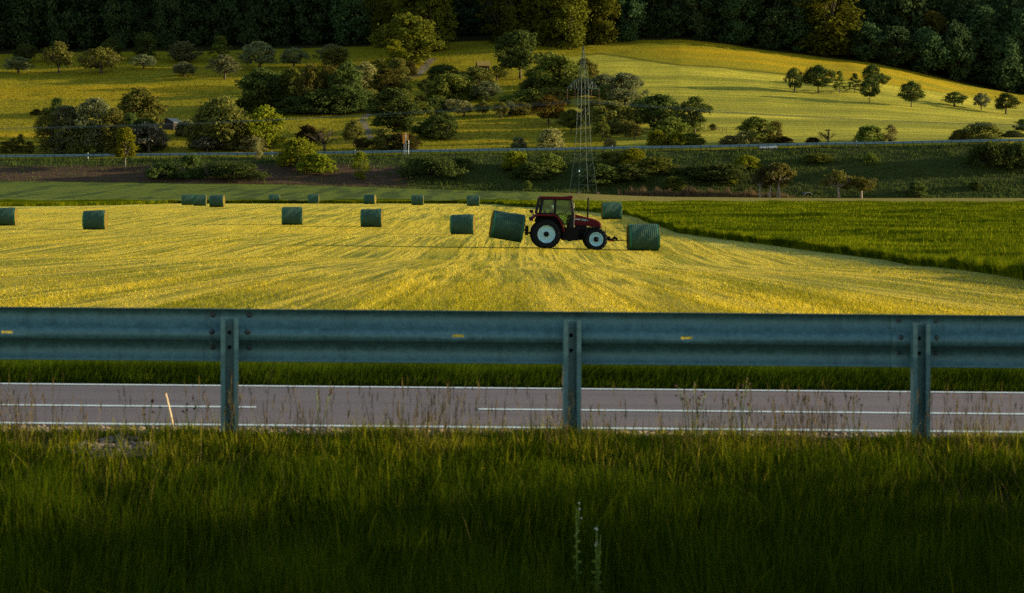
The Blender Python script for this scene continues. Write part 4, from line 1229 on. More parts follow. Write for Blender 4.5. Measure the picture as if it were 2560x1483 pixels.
bale(1608, 624, 281, 4, 'green wrapped bale on the ground ahead of the tractor spike')
bale(470, 509, 705, 5, 'half hidden bale, leftmost of the three together at the far left')
bale(500, 510, 672, 4, 'middle bale of the three together at the far left')
bale(543, 518, 613, -3, 'front bale of the three together at the far left')
bale(686, 511, 797, 4, 'far bale against the green crop, left one of the small pair')
bale(784, 511, 797, 1, 'far bale against the green crop, right one of the small pair')
bale(925, 511, 770, -9, 'small far bale with a lit end, above the second bale left of the tractor')
bale(1044, 513, 735, 0, 'small far bale, fourth from the right along the crop edge')
bale(1183, 516, 700, 2, 'small far bale nearest the tractor along the crop edge')
Yc = 280.6
bale(1268, 0, Yc, 5, 'tilted green bale carried on the rear spike of the tractor', tilt=9.5, scale=1.04, z=-(566.5-HZ)*Yc/FN)

# ------------------------------------------------------------------ tractor
TY = 280.0
tpos = at(1362.3, TY)
tpos.z = -(621.5-HZ)*TY/FN
tr = empty('tractor', tpos, 'dark red farm tractor with pale rims carrying a bale at the rear', 'tractor')
tr.rotation_euler = (0, R(1.9), R(2.5))
def tyre_mesh(Ro, Ri, w, lugs):
    mb = MB()
    h = w/2
    mb.lathe([(Ri, -h*.80), (Ri+.03, -h*.92), ((Ro+Ri)/2, -h*1.04), (Ro-.06, -h*.96), (Ro-.025, -h*.72), (Ro-.02, 0), (Ro-.025, h*.72), (Ro-.06, h*.96), ((Ro+Ri)/2, h*1.04), (Ri+.03, h*.92), (Ri, h*.80)], 48)
    for k in range(lugs):
        for s in (-1, 1):
            a = 2*math.pi*(k+(.5 if s > 0 else 0))/lugs
            rot = Matrix.Rotation(-a, 3, 'Y') @ Matrix.Rotation(s*.75, 3, 'X')
            c = Vector(((Ro-.018)*math.cos(a), s*h*.48, (Ro-.018)*math.sin(a)))
            mb.box(c, (.055, h*1.05, .050), Matrix.Rotation(-a, 3, 'Y') @ Matrix.Rotation(s*.65, 3, 'X'))
            mb.box((( Ro-.075)*math.cos(a+.05), s*h*.97, (Ro-.075)*math.sin(a+.05)), (.11, .03, .045), Matrix.Rotation(-a-.05, 3, 'Y'))
    return mb.mesh('tyre')
def rim_mesh(r):
    mb = MB()   # outer (camera) side at -y
    mb.lathe([(r, -.15), (r*1.02, -.17), (r*.97, -.175), (r*.93, -.15), (r*.90, -.06), (r*.80, -.03), (r*.62, -.045), (r*.54, -.075), (r*.30, -.080), (r*.28, -.05), (.02, -.05)], 40)
    mb.lathe([(r, -.15), (r, .16), (r*.96, .16), (r*.9, .03), (.02, .0)], 40)
    for k in range(8):
        a = 2*math.pi*(k+.5)/8
        mb.lathe([(.026, -.105), (.026, -.074)], 8, (r*.43*math.cos(a), 0, r*.43*math.sin(a)))
        mb.box((r*.43*math.cos(a), -.09, r*.43*math.sin(a)), (.035, .03, .035))
    return mb.mesh('rim')
def hub_mesh(r):
    mb = MB(); mb.lathe([(0.001, -.20), (r*.55, -.20), (r*.6, -.17), (r*.95, -.16), (r, -.07)], 20); return mb.mesh('hub', True)
RT = tyre_mesh(.79, .475, .44, 20); FT = tyre_mesh(.605, .365, .36, 18)
RR, FR_ = rim_mesh(.485), rim_mesh(.37)
HB = hub_mesh(.145)
for (x, R_, tm, rm, ys) in ((0, .79, RT, RR, .82), (2.70, .605, FT, FR_, .80)):
    for s in (-1, 1):
        w = obj('wheel', rm, M['rim'], tr); w.location = (x, s*ys, R_)
        if s > 0: w.rotation_euler[2] = math.pi
        obj('tyre', tm, M['rubber'], w)
        obj('hub', HB, M['black'], w)
mb = MB()
mb.box((.55, 0, .86), (1.9, .62, .56)); mb.box((2.05, 0, .92), (1.75, .60, .62)); mb.box((2.7, 0, .60), (.22, 1.3, .18)); mb.box((0, 0, .79), (.3, 1.3, .26))
mb.box((1.32, -.52, .84), (.86, .48, .70)); mb.box((1.32, .52, .84), (.86, .48, .70)); mb.box((1.28, -.78, .47), (.24, .14, .05)); mb.box((1.05, -.62, .70), (.30, .3, .06))
mb.prism([(1.62, .75), (2.2, .85), (2.2, 1.3), (1.62, 1.3)], -.46, .46)
mb.box((2.05, 0, .68), (1.5, .42, .30)); mb.tube([(1.75, -.47, .95), (2.1, -.46, 1.05), (2.3, -.42, .95)], .035, 8)
mb.tube([(1.7, -.48, 1.12), (2.45, -.47, 1.16)], .028, 8)
for s in (-1, 1):
    mb.prism([(-.60, 1.50), (-.46, 1.84), (.40, 1.85), (.52, 1.79), (.71, 1.59), (.85, 1.32), (.95, .95), (-.2, .8)], *sorted((s*.50, s*.555)))     # wheel housing
mb.build('chassis', M['black'], tr, bevel=.02)
hood = [(1.47, 1.29), (1.47, 1.905), (1.62, 1.895), (2.23, 1.765), (2.62, 1.675), (2.86, 1.58), (2.95, 1.48), (2.99, 1.34), (3.0, 1.22), (2.95, 1.20), (2.5, 1.25), (2.35, 1.30)]
bn = MB().prism(hood, -.385, .385).build('bonnet', M['red'], tr, bevel=.05)
gl = MB()
for k in range(5): gl.box((3.005, 0, 1.25+k*.05), (.02, .5, .022))
gl.build('grille', M['black'], bn)
for s in (-1, 1):
    d = MB().prism([(1.50, 1.62), (1.53, 1.735), (2.26, 1.665), (2.33, 1.55), (2.25, 1.565)], s*.3865, s*.3905)
    d.build('side_decal', M['decal'], bn)
def text_mesh(txt, size, name):
    cu = bpy.data.curves.new(name, 'FONT'); cu.body = txt; cu.size = size; cu.extrude = .002; cu.resolution_u = 2
    t = bpy.data.objects.new('lettering_source', cu); link(t)
    bpy.context.view_layer.update()
    me = bpy.data.meshes.new_from_object(t.evaluated_get(bpy.context.evaluated_depsgraph_get()))
    bpy.data.objects.remove(t); me.name = name
    return me
for txt, size, x, z, mt in (('CASE IH', .085, 1.52, 1.625, 'white'), ('C90', .135, 1.92, 1.575, 'rim')):
    o = obj('lettering', text_mesh(txt, size, 'lettering'), M[mt], bn)
    o.location = (x, -.393, z); o.rotation_euler = (math.pi/2, R(3 if size < .1 else 5), 0)
MB().tube([(2.25, -.20, 1.70), (2.25, -.20, 2.70), (2.255, -.20, 2.76), (2.275, -.20, 2.84)], [.045, .045, .047, .042], 12).build('exhaust_pipe', M['black'], tr, True)
# cab
cab = MB()
for s in (-1, 1):
    y0 = s*.72
    cab.tube([(-.56, y0, 1.88), (-.40, y0, 2.70)], .045, 6); cab.tube([(-.33, y0, 1.88), (-.22, y0, 2.70)], .055, 6)
    cab.box((.44, y0, 2.29), (.13, .07, .84))
    cab.tube([(1.46, y0*.96, 1.86), (1.29, y0*.98, 2.70)], .055, 6)
    cab.tube([(1.46, y0*.96, 1.20), (1.46, y0*.96, 1.88)], .05, 6)
    cab.box((.42, y0, 2.68), (1.66, .07, .09)); cab.box((0, y0, 1.90), (1.0, .06, .08))
    cab.tube([(.52, y0, 1.88), (.78, y0, 1.60), (.97, y0, 1.30), (1.05, y0, 1.1)], .035, 6)
    cab.box((1.25, y0, 1.13), (.5, .05, .12))
    cab.prism([(1.18, 1.2), (1.44, 1.2), (1.44, 1.88), (1.33, 1.88), (1.26, 1.6)], y0-.02, y0+.02)
cab.box((-.48, 0, 1.9), (.08, 1.4, .08)); cab.box((-.34, 0, 2.68), (.06, 1.4, .08)); cab.box((1.30, 0, 2.68), (.06, 1.4, .08)); cab.box((.5, 0, 1.06), (1.7, 1.3, .06))
cabo = cab.build('cab_frame', M['cabframe'], tr, bevel=.008)
MB().prism([(-.44, 2.70), (-.46, 2.76), (-.40, 2.825), (.9, 2.85), (1.12, 2.885), (1.36, 2.92), (1.39, 2.86), (1.36, 2.76), (1.28, 2.70)], -.80, .80).build('roof', M['red'], tr, bevel=.04)
for s in (-1, 1):
    y0 = s*.735
    MB().prism([(-.30, 1.93), (-.20, 2.64), (.38, 2.64), (.38, 1.93)], y0-.003, y0+.003).build('side_window', M['glass'], tr)
    MB().prism([(.50, 2.64), (1.26, 2.64), (1.38, 1.9), (1.25, 1.62), (1.1, 1.25), (.98, 1.32), (.80, 1.62), (.50, 1.95)], y0-.003, y0+.003).build('door_window', M['glass'], tr)
wsv = MB(); wsv.add([(1.475, -.66, 1.9), (1.475, .66, 1.9), (1.31, .66, 2.64), (1.31, -.66, 2.64), (1.48, -.66, 1.9), (1.48, .66, 1.9), (1.315, .66, 2.64), (1.315, -.66, 2.64)], [(0, 1, 2, 3), (7, 6, 5, 4)])
wsv.build('windscreen', M['glass'], tr)
rw = MB(); rw.add([(-.52, -.66, 1.94), (-.52, .66, 1.94), (-.39, .66, 2.64), (-.39, -.66, 2.64)], [(0, 1, 2, 3)]); rw.build('rear_window', M['glass'], tr)
# fenders
path = [(-.86, 1.50), (-.80, 1.66), (-.66, 1.80), (-.52, 1.865), (.40, 1.875), (.55, 1.82), (.74, 1.62), (.88, 1.34), (.99, .98)]
def offs(p, d):
    out = []
    for i, q in enumerate(p):
        a = Vector(p[max(i-1, 0)]); b = Vector(p[min(i+1, len(p)-1)])
        t = (b-a).normalized(); out.append((q[0]+t.y*d, q[1]-t.x*d))
    return out
for s in (-1, 1):
    fm = MB()
    poly = path+offs(path, .035)[::-1]
    n = len(path)
    for i in range(n-1):
        p2 = offs(path, .035); fm.prism([path[i], path[i+1], p2[i+1], p2[i]], *sorted((s*.56, s*1.04)))
        p3 = offs(path, .10); fm.prism([path[i], path[i+1], p3[i+1], p3[i]], *sorted((s*1.03, s*1.045)))
    fo = fm.build('rear_fender', M['red'], tr)
    # lamp cluster and work light at the back
    lm = MB(); lm.box((-.84, s*.86, 1.62), (.07, .26, .12)); lm.build('tail_lamp', M['black'], fo)
    wl = MB(); wl.tube([(-.70, s*.9, 1.80), (-.78, s*.9, 1.96)], .025, 6); wl.ball((-.80, s*.9, 2.0), (.075, .08, .085)); wl.build('work_light', M['black'], fo)
    ff = MB(); pts = [(2.70+.70*math.cos(a), .605+.70*math.sin(a)) for a in [R(v) for v in (172, 150, 128, 106, 84, 62)]]
    q = offs(pts, .03)
    for i in range(len(pts)-1): ff.prism([pts[i], pts[i+1], q[i+1], q[i]], *sorted((s*.58, s*.98)))
    ff.build('front_fender', M['cabframe'], tr)
    mr = MB(); mr.tube([(1.34, s*.76, 2.66), (1.42, s*1.02, 2.62), (1.44, s*1.02, 2.2)], .014, 6); mr.build('mirror_arm', M['black'], tr)
    m2 = MB(); m2.box((1.43, s*1.03, 2.38), (.03, .17, .30)); m2.build('mirror', M['mirror'], tr, bevel=.012)
    il = MB(); il.box((1.53, s*.46, 1.80), (.06, .10, .12)); il.build('indicator', M['lens'], tr)
    ha = MB(); ha.tube([(-.30, s*.30, .62), (-1.02, s*.22, .86)], .05, 8); ha.build('lift_arm', M['black'], tr)
sp = MB(); sp.box((-1.02, 0, .95), (.14, .9, .5)); sp.tube([(-1.0, 0, .95), (-2.3, 0, 1.17)], [.05, .015], 8); sp.build('rear_spike', M['black'], tr)
fl_ = MB(); fl_.box((3.22, 0, .64), (.55, .62, .12)); fl_.tube([(3.0, -.3, .66), (3.55, -.32, .58)], .05, 8); fl_.tube([(3.0, .3, .66), (3.55, .32, .58)], .05, 8)
fl_.box((3.62, 0, .60), (.16, .9, .12)); fl_.ball((3.74, -.30, .70), (.10, .07, .09)); fl_.ball((3.86, -.28, .66), (.07, .07, .08)); fl_.box((3.42, -.30, .70), (.16, .12, .14))
fl_.build('front_linkage', M['black'], tr, bevel=.012)
f2 = MB(); f2.tube([(3.60, -.32, .555), (4.05, -.30, .575), (4.55, -.20, .60)], [.035, .028, .012], 8); f2.build('front_spike', M['black'], tr)
f3 = MB(); f3.box((3.52, -.39, .52), (.30, .03, .05)); f3.build('orange_bracket', M['orange'], tr)
f4 = MB(); f4.tube([(3.22, -.45, .98), (3.24, -.45, 1.30)], .016, 6); f4.box((3.18, -.45, .96), (.10, .08, .14)); f4.build('marker_rod', M['black'], tr)
st = MB(); st.box((.20, 0, 1.42), (.46, .48, .14)); st.box((-.04, 0, 1.78), (.13, .46, .66), Matrix.Rotation(R(-10), 3, 'Y')); st.box((.15, 0, 1.22), (.3, .3, .3)); st.build('seat', M['seat'], tr, bevel=.03)
sw = MB()
sc_ = Vector((1.02, 0, 1.98)); ax = Vector((-.62, 0, .78)).normalized(); uu = Vector((0, 1, 0)); vv = ax.cross(uu)
ring = [sc_+(uu*math.cos(2*math.pi*k/20)+vv*math.sin(2*math.pi*k/20))*.20 for k in range(21)]
sw.tube(ring, .016, 6, False); sw.tube([sc_-ax*.0, (1.20, 0, 1.70), (1.24, 0, 1.3)], .03, 6); sw.tube([sc_-vv*.2, sc_+vv*.2], .013, 6); sw.tube([sc_-uu*.2, sc_+uu*.2], .013, 6)
sw.build('steering_wheel', M['black'], tr)
db = MB(); db.prism([(1.10, 1.3), (1.42, 1.3), (1.44, 1.86), (1.20, 1.90)], -.33, .33); db.build('dashboard', M['cabframe'], tr, bevel=.02)

# driver: one skinned figure, clothes and cap as children
def skin(name, chain, mat, parent, sub=2):
    """chain: list of (parent index or None, (x,y,z), radius)"""
    me = bpy.data.meshes.new(name)
    me.from_pydata([c[1] for c in chain], [(c[0], i) for i, c in enumerate(chain) if c[0] is not None], [])
    o = obj(name, me, mat, parent)
    o.modifiers.new('skin', 'SKIN')
    sv = me.skin_vertices[0].data
    for i, c in enumerate(chain):
        rr = c[2] if isinstance(c[2], tuple) else (c[2], c[2])
        sv[i].radius = rr; sv[i].use_root = c[0] is None
    s = o.modifiers.new('sub', 'SUBSURF'); s.levels = sub; s.render_levels = sub
    return o
drv = empty('person', tr.matrix_world @ Vector((0, 0, 0)), 'driver in a pale cap sitting in the tractor cab with hands on the wheel', 'person')
drv.location = tpos; drv.rotation_euler = tr.rotation_euler
B = [(None, (.18, 0, 1.56), (.16, .13)), (0, (.20, 0, 1.78), (.15, .12)), (1, (.24, 0, 1.98), (.17, .11)), (2, (.26, 0, 2.07), .07), (3, (.28, 0, 2.13), .055),
     (2, (.27, -.20, 2.00), .065), (5, (.46, -.27, 1.80), .05), (6, (.74, -.20, 1.90), .040), (7, (.88, -.17, 1.95), .035),
     (2, (.27, .20, 2.00), .065), (9, (.46, .27, 1.80), .05), (10, (.74, .20, 1.90), .040), (11, (.88, .17, 1.95), .035),
     (0, (.30, -.11, 1.54), .10), (13, (.66, -.14, 1.54), .078), (14, (.84, -.14, 1.18), .055), (15, (.98, -.14, 1.13), .045),
     (0, (.30, .11, 1.54), .10), (17, (.66, .14, 1.54), .078), (18, (.84, .14, 1.18), .055), (19, (.98, .14, 1.13), .045)]
body = skin('body', B, M['shirt'], drv)
hd = MB(); hd.ball((.31, 0, 2.24), (.095, .078, .125), 14, 10); hd.ball((.405, 0, 2.225), (.022, .014, .02), 8, 6)
for s in (-1, 1): hd.ball((.31, s*.08, 2.235), (.022, .012, .032), 8, 6); hd.ball((.385, s*.032, 2.25), (.012, .012, .010), 6, 5)
hd.ball((.392, 0, 2.185), (.010, .022, .007), 6, 5)
hd.build('head', M['skin'], drv, True)
cp = MB(); cp.ball((.30, 0, 2.30), (.105, .088, .07), 14, 8); cp.prismz([(.36, -.07), (.47, -.05), (.48, .05), (.36, .07)], 2.29, 2.30); cp.build('cap', M['cap'], drv, True)
for s in (-1, 1):
    palm = (.93, s*.165, 1.965)
    H = [(None, (.88, s*.17, 1.95), .030), (0, palm, (.036, .018))]
    for k in range(4):
        y = s*(.135+.02*k); L = (.045, .055, .05, .038)[k]
        b = len(H); H += [(1, (.955, y, 1.985), .010), (b, (.955+L*.8, y, 2.0), .009), (b+1, (.965+L*.6, y, 1.965), .008)]
    b = len(H); H += [(0, (.905, s*.13, 1.985), .012), (b, (.945, s*.115, 1.995), .009)]
    skin('hand', H, M['skin'], drv, 1)

# ------------------------------------------------------------------ pylon and wires
PY = YB-5.0
pb = at(1458, PY)
yaw = R(24)
py_ = empty('pylon', pb, 'green steel lattice power pylon rising in front of the embankment', 'pylon'); py_.rotation_euler[2] = yaw
LV = [(0, 2.15), (3.6, 1.8), (6.4, 1.5), (9.1, 1.24), (12, 1.10), (15, .98), (18, .88), (20.6, .82), (23.8, .72), (25.6, .50), (27.4, .34), (29.0, .20), (30.4, .06)]
body = MB()
for sx in (-1, 1):
    for sy in (-1, 1): body.tube([(sx*w, sy*w, z) for z, w in LV], .046, 4)
for i in range(len(LV)-1):
    z0, w0 = LV[i]; z1, w1 = LV[i+1]
    cs0 = [(-w0, -w0), (w0, -w0), (w0, w0), (-w0, w0)]; cs1 = [(-w1, -w1), (w1, -w1), (w1, w1), (-w1, w1)]
    for k in range(4):
        a, b = cs0[k], cs0[(k+1) % 4]; c, d = cs1[k], cs1[(k+1) % 4]
        body.tube([(*a, z0), (*d, z1)], .023, 4); body.tube([(*b, z0), (*c, z1)], .023, 4)
        if i in (1, 3, 7, 8): body.tube([(*a, z0), (*b, z0)], .055, 4)
        if i < 3:
            m = ((a[0]+b[0]+c[0]+d[0])/4, (a[1]+b[1]+c[1]+d[1])/4, (z0+z1)/2)
            body.tube([((a[0]+c[0])/2, (a[1]+c[1])/2, (z0+z1)/2), m], .035, 4); body.tube([((b[0]+d[0])/2, (b[1]+d[1])/2, (z0+z1)/2), m], .035, 4)
body.build('tower', M['pylon'], py_)
ft = MB()
for sx in (-1, 1):
    for sy in (-1, 1): ft.box((sx*2.18, sy*2.18, -.1), (.8, .8, .7))
ft.build('footing', M['wood'], py_)
for s in (-1, 1):
    a = MB(); z = 21.6; tip = (s*3.75, 0, z)
    for sy in (-1, 1):
        a.tube([(s*.85, sy*.85, z), tip], .085, 4); a.tube([(s*.8, sy*.8, 23.8), tip], .075, 4)
        for t in (.33, .66):
            p = (s*(.85+(3.75-.85)*t), sy*.85*(1-t), z); q = (s*(.8+(3.75-.8)*t), sy*.8*(1-t), 23.8+(z-23.8)*t)
            a.tube([p, q], .045, 4); a.tube([(s*.85, sy*.85, z), q], .04, 4)
    a.build('cross_arm', M['pylon'], py_)
INS = []
for x in (-3.6, -1.9, 1.9, 3.6):
    i_ = MB(); i_.tube([(x, 0, 21.5), (x, 0, 21.2)], .04, 5)
    prof = []
    for k in range(16): prof += [(.04, k*.13), (.09, k*.13+.05)]
    n0 = len(i_.v); i_.lathe([(r, -y) for r, y in prof], 8)
    i_.v[n0:] = [(x+v[0], v[2], 21.2+v[1]) for v in i_.v[n0:]]
    i_.build('insulator', M['insul'], py_)
    INS.append(Vector((x*math.cos(yaw), x*math.sin(yaw), 19.05))+pb)
pl = MB(); pl.box((-1.70, -1.72, 4.6), (.22, .03, .34)); pl.build('number_plate', M['rim'], py_)
wl = ['outermost power wire on the left side of the pylon', 'inner power wire on the left side of the pylon', 'inner power wire on the right side of the pylon', 'outermost power wire on the right side of the pylon']
LY = [0, 6, 2, 0]
for k, p in enumerate(INS):
    pts = []
    endl = (-300, 316+LY[k]); endr = (2900, 300+LY[k])
    def pt(px, py, Y): return Vector((cxm(px, Y), Y, -(py-HZ)*Y/F))
    a = pt(-500, 316+LY[k]*1.0+8, p.y-6+0); b = pt(3050, 318+LY[k], p.y-6)
    n = 26
    for i in range(n+1):
        t = i/n; q = a.lerp(p, t); q.z -= (4.6-.5*k*.3)*4*t*(1-t)*.36; pts.append(q)
    for i in range(1, n+1):
        t = i/n; q = p.lerp(b, t); q.z -= 4.8*4*t*(1-t)*.30; pts.append(q)
    o = MB().tube(pts, .021, 5).build('power_wire', M['wire']); tag(o, wl[k], 'power wire', 'power wires hung on the pylon')

# ------------------------------------------------------------------ motorway furniture
mr = empty('motorway_guard_rail', at(1280, 1112.6), 'long pale blue steel guard rail along the motorway on the embankment', 'guard rail')
mb0 = Vector(mr.location)
V = []; Q = []
prof = [(1.0, 0), (.96, -.06), (.84, -.06), (.79, .02), (.70, .02), (.65, -.06), (.53, -.06), (.49, 0)]
xs = np.arange(-124, 124.1, 2.0)
for x in xs:
    z = float(ground(x, 1112.6))
    for dz, dy in prof: V.append((x-mb0.x, dy, z+dz-mb0.z))
n = len(prof)
for i in range(len(xs)-1):
    for k in range(n-1): Q.append((i*n+k, (i+1)*n+k, (i+1)*n+k+1, i*n+k+1))
o = obj('beam', np_mesh('rail_beam', V, Q), M['galvfar'], mr)
sm = o.modifiers.new('thick', 'SOLIDIFY'); sm.thickness = .01
pmesh = MB().box((0, -.10, .42), (.11, .06, 1.10)).mesh('rail_post')
for i in range(100):
    x = -107+i*2.08
    z = float(ground(x, 1112.5))
    p = obj('post', pmesh, M['boltsteel'], mr); p.location = Vector((x, 1112.6*K, z))-mb0
rest = MB()
for i in list(range(-8, 0))+list(range(100, 112)):
    x = -107+i*2.08; rest.box((x-mb0.x, -.10, float(ground(x, 1112.5))+.42-mb0.z), (.11, .06, 1.10))
tag(rest.build('far_posts', M['boltsteel'], mr), kind='stuff')
# second rail beyond the carriageway, between posts of the far side
dl = ['white delineator post at far left by the left grove','white delineator post left of the bright green shrub','white delineator post left of the orange road sign','white delineator post right of the pylon','white delineator post left of the broad dark roadside bush']
for lb, px in zip(dl, (220, 680, 888, 1531, 2142)):
    d = MB(); d.prism([(-.06, -.1), (.06, -.1), (.06, .98), (.0, 1.1), (-.06, 1.05)], -.05, .05)
    e = empty('delineator_post', at(px, 1113.6), lb, 'post', 'white delineator posts along the motorway'); e.scale = (1.3, 1.3, 1.22)
    d.build('post', M['white'], e); MB().box((0, 0, .82), (.126, .106, .16)).build('reflector_band', M['black'], e)
# road sign seen from behind
sg = empty('road_sign', at(1016, 1111.6), 'narrow orange-brown road sign boards on three slim white poles', 'road sign')
MB().box((-.55, 0, 3.55), (.52, .05, 2.1)).build('sign_board', M['signback'], sg)
MB().box((.28, 0, 3.85), (.32, .05, 1.5)).build('sign_board', M['signback'], sg)
for x, h in ((-.50, 2.5), (-.10, 4.7), (.50, 2.9)):
    q = MB(); q.tube([(x, .05, -1.2), (x, .05, h)], .035, 8); q.build('pole', M['white'], sg)
q = MB(); q.tube([(.50, .05, 2.9), (.28, .05, 3.2)], .05, 6); q.build('brace', M['white'], sg)
# white car on the motorway
cr = empty('car', at(1921, 1117.0, -.45), 'white car on the motorway, only its roof above the guard rail', 'car')
bd = [(-2.0, .35), (-2.05, .75), (-1.9, .95), (-1.0, 1.0), (1.3, .98), (1.95, .85), (2.05, .5), (2.0, .3)]
MB().prism(bd, -.85, .85).build('body', M['carwhite'], cr, bevel=.06)
cb = MB(); cb.prism([(-1.15, .98), (-.55, 1.47), (.85, 1.50), (1.25, 1.35), (1.6, .98)], -.74, .74); cabn = cb.build('cabin', M['carwhite'], cr, bevel=.08)
for s in (-1, 1): MB().prism([(-.95, 1.02), (-.5, 1.38), (.8, 1.40), (1.2, 1.02)], s*.742, s*.75).build('window', M['carglass'], cabn)
cw = MB(); cw.lathe([(.001, -.10), (.2, -.10), (.31, -.09), (.33, 0), (.31, .09), (.001, .10)], 20); cwm = cw.mesh('car_wheel', True)
for x in (-1.3, 1.3):
    for s in (-1, 1): o = obj('wheel', cwm, M['rubber'], cr); o.location = (x, s*.80, .33)

# ------------------------------------------------------------------ sheds, culvert, fence, heap
def shed(name, px, py, w, d, hw, hr, roofm, wallm, label, y0, y1, yaw, over=.35):
    Y = solve_Y(px, py, y0, y1); e = empty(name, at(px, Y), label, 'shed'); e.rotation_euler[2] = R(yaw)
    wl = MB(); wl.box((0, 0, hw/2-.3), (w, d, hw+.6)); wall = wl.build('wall', wallm, e)
    dr = MB(); dr.box((w*.1, -d/2-.012, hw*.42), (w*.28, .03, hw*.8)); dr.build('door', M['black'], wall)
    rf = MB(); o = over
    for s in (-1, 1):
        rf.add([(-w/2-o, s*(d/2+o), hw-.1), (w/2+o, s*(d/2+o), hw-.1), (w/2+o, 0, hw+hr), (-w/2-o, 0, hw+hr), (-w/2-o, s*(d/2+o), hw), (w/2+o, s*(d/2+o), hw), (w/2+o, 0, hw+hr+.1), (-w/2-o, 0, hw+hr+.1)],
               [(0, 1, 2, 3), (4, 5, 6, 7), (0, 4, 5, 1), (0, 3, 7, 4), (1, 5, 6, 2)])
    rf.build('roof', roofm, e)
    gb = MB()
    for s in (-1, 1): gb.add([(s*w/2, -d/2, hw-.02), (s*w/2, d/2, hw-.02), (s*w/2, 0, hw+hr)], [(0, 1, 2)])
    gb.build('gable', wallm, e)
    return e
shed('shed', 429, 322, 2.6, 3.6, 1.5, .9, M['roofdark'], M['wood'], 'small wooden shed with a dark grey-blue roof in the left grove', 1140, 1260, 55)
shed('barn', 1208, 181, 3.0, 3.6, 1.7, 1.3, M['roofmoss'], M['wood'], 'low dark barn with a mossy brown roof below the wood', 1380, 1460, 8)
cv = empty('culvert_pipe', at(2017, YB)+Vector((0, 1.7, -.55)), 'dark round culvert pipe opening at the foot of the right embankment', 'pipe'); cv.rotation_euler[2] = R(22)
q = MB(); q.lathe([(1.02, -1.2), (1.16, -1.2), (1.16, 3.5), (1.02, 3.5)], 32, (0, 0, .55)); q.build('pipe', M['pipe'], cv)
q = MB(); q.lathe([(1.01, -1.0), (1.0, 3.4), (.001, 3.4)], 32, (0, 0, .55)); q.build('inner_lining', M['pipeblue'], cv)
fn = empty('field_fence', at(1780, 1152), 'low wire fence on weathered posts at the corner of the hillside field', 'fence'); fb = Vector(fn.location)
fp = []
for i in range(9):
    px = 1742+i*9.2; Y = solve_Y(px, 321+i*1.6, 1127, 1300); b = at(px, Y); fp.append(b-fb)
    q = MB(); q.tube([b-fb+Vector((0, 0, -.1)), b-fb+Vector((.03, 0, 1.15+.15*(i % 3)))], .065, 6); q.build('post', M['wood'], fn)
for dz in (.5, 1.0):
    MB().tube([p+Vector((0, 0, dz)) for p in fp], .015, 4).build('wire', M['wire'], fn)
# heap of cuttings near the right edge
hp = empty('brush_heap', at(2532, solve_Y(2532, 343, 1127, 1250)), 'dark heap of brush and soil near the right edge', 'heap')
rs = np.random.RandomState(3); V = []; Q = []
for i in range(13):
    for k in range(24):
        r = i/12; a = k/24*2*math.pi; hgt = 1.5*max(0, 1-r**1.6)+rs.uniform(-.12, .12)*(1-r*.7)
        V.append((3.4*r*math.cos(a)*(1+.1*math.sin(3*a)), 1.8*r*math.sin(a), hgt-.05))
for i in range(12):
    for k in range(24): Q.append((i*24+k, (i+1)*24+k, (i+1)*24+(k+1) % 24, i*24+(k+1) % 24))
obj('soil_mound', np_mesh('soil_mound', V, Q), M['ffloor'], hp)
n = 900; a = rs.uniform(0, 6.28, n); r = rs.uniform(0, 1, n)**.5
bx = 3.4*r*np.cos(a); by = 1.8*r*np.sin(a); bz = 1.5*(1-r**1.6)-.1
v, q_ = blades(bx, by, bz, rs.uniform(.1, .5, n), rs.uniform(.05, .2, n), (rs.normal(0, .3, n), rs.normal(0, .3, n)), 4, 1)
obj('brushwood', np_mesh('brushwood', v, q_), M['dark'], hp)

# ------------------------------------------------------------------ plants close to the camera
def weed(name, px, Y, h, leans, mat_head, label, cat, heads, hr, leafy, seed, group=None):
    rnd = random.Random(seed)
    b = at(px, Y); e = empty(name, b, label, cat, group)
    s = MB(); lv = MB(); hds = []
    for (dx, hh) in leans:
        pts = [(dx*.25, 0, -.03), (dx*.45+rnd.uniform(-.006, .006), .005, hh*.45), (dx*.8, .0, hh*.8), (dx, .0, hh)]
        s.tube(pts, [.0044, .0038, .0028, .0016] if leafy else [.0032, .0028, .0022, .0014], 5)
        for j in range(heads):
            t = rnd.uniform(.72, 1.03); c = (dx*t+rnd.uniform(-.028, .028), rnd.uniform(-.02, .02), hh*t+rnd.uniform(-.01, .03))
            s.tube([(dx*.78, 0, hh*.76), c], .0011, 4); hds.append(MB()); hds[-1].ball(c, (hr*rnd.uniform(.7, 1.2), hr, hr*rnd.uniform(.7, 1.3)), 7, 5)
        for j in range(leafy):
            t = .18+.62*j/max(leafy-1, 1); sd = (-1)**j; c = Vector((dx*(.25+.6*t), 0, hh*t)); L = rnd.uniform(.022, .05)*(1.15-t)
            lv.add([c, c+Vector((sd*L*.5, -.008, .012)), c+Vector((sd*L, -.012, .002)), c+Vector((sd*L*.5, -.004, -.007))], [(0, 1, 2, 3)])
    s.build('stem', M['weedstem'], e, True)
    if leafy: lv.build('leaf', M['weedstem'], e)
    for hd in hds: hd.build('flower_head', mat_head, e, True)
    return e
M['weedstem'] = plain('weed_stem', (.10,.15,.018), .8); M['petal'] = plain('white_petals', (.42,.44,.40), .8); M['burnet'] = plain('dark_seed_head', (.05,.018,.014), .9)
M['drystem'] = plain('dry_stem', (.12,.075,.045), .9)
weed('flowering_weed', 1443, 26.3, .62, [(-.005, .60)], M['petal'], 'tall leafy weed with small white flowers, the taller left one in the dark grass', 'weed', 4, .0052, 15, 5, 'white flowered weeds in the dark bank grass')
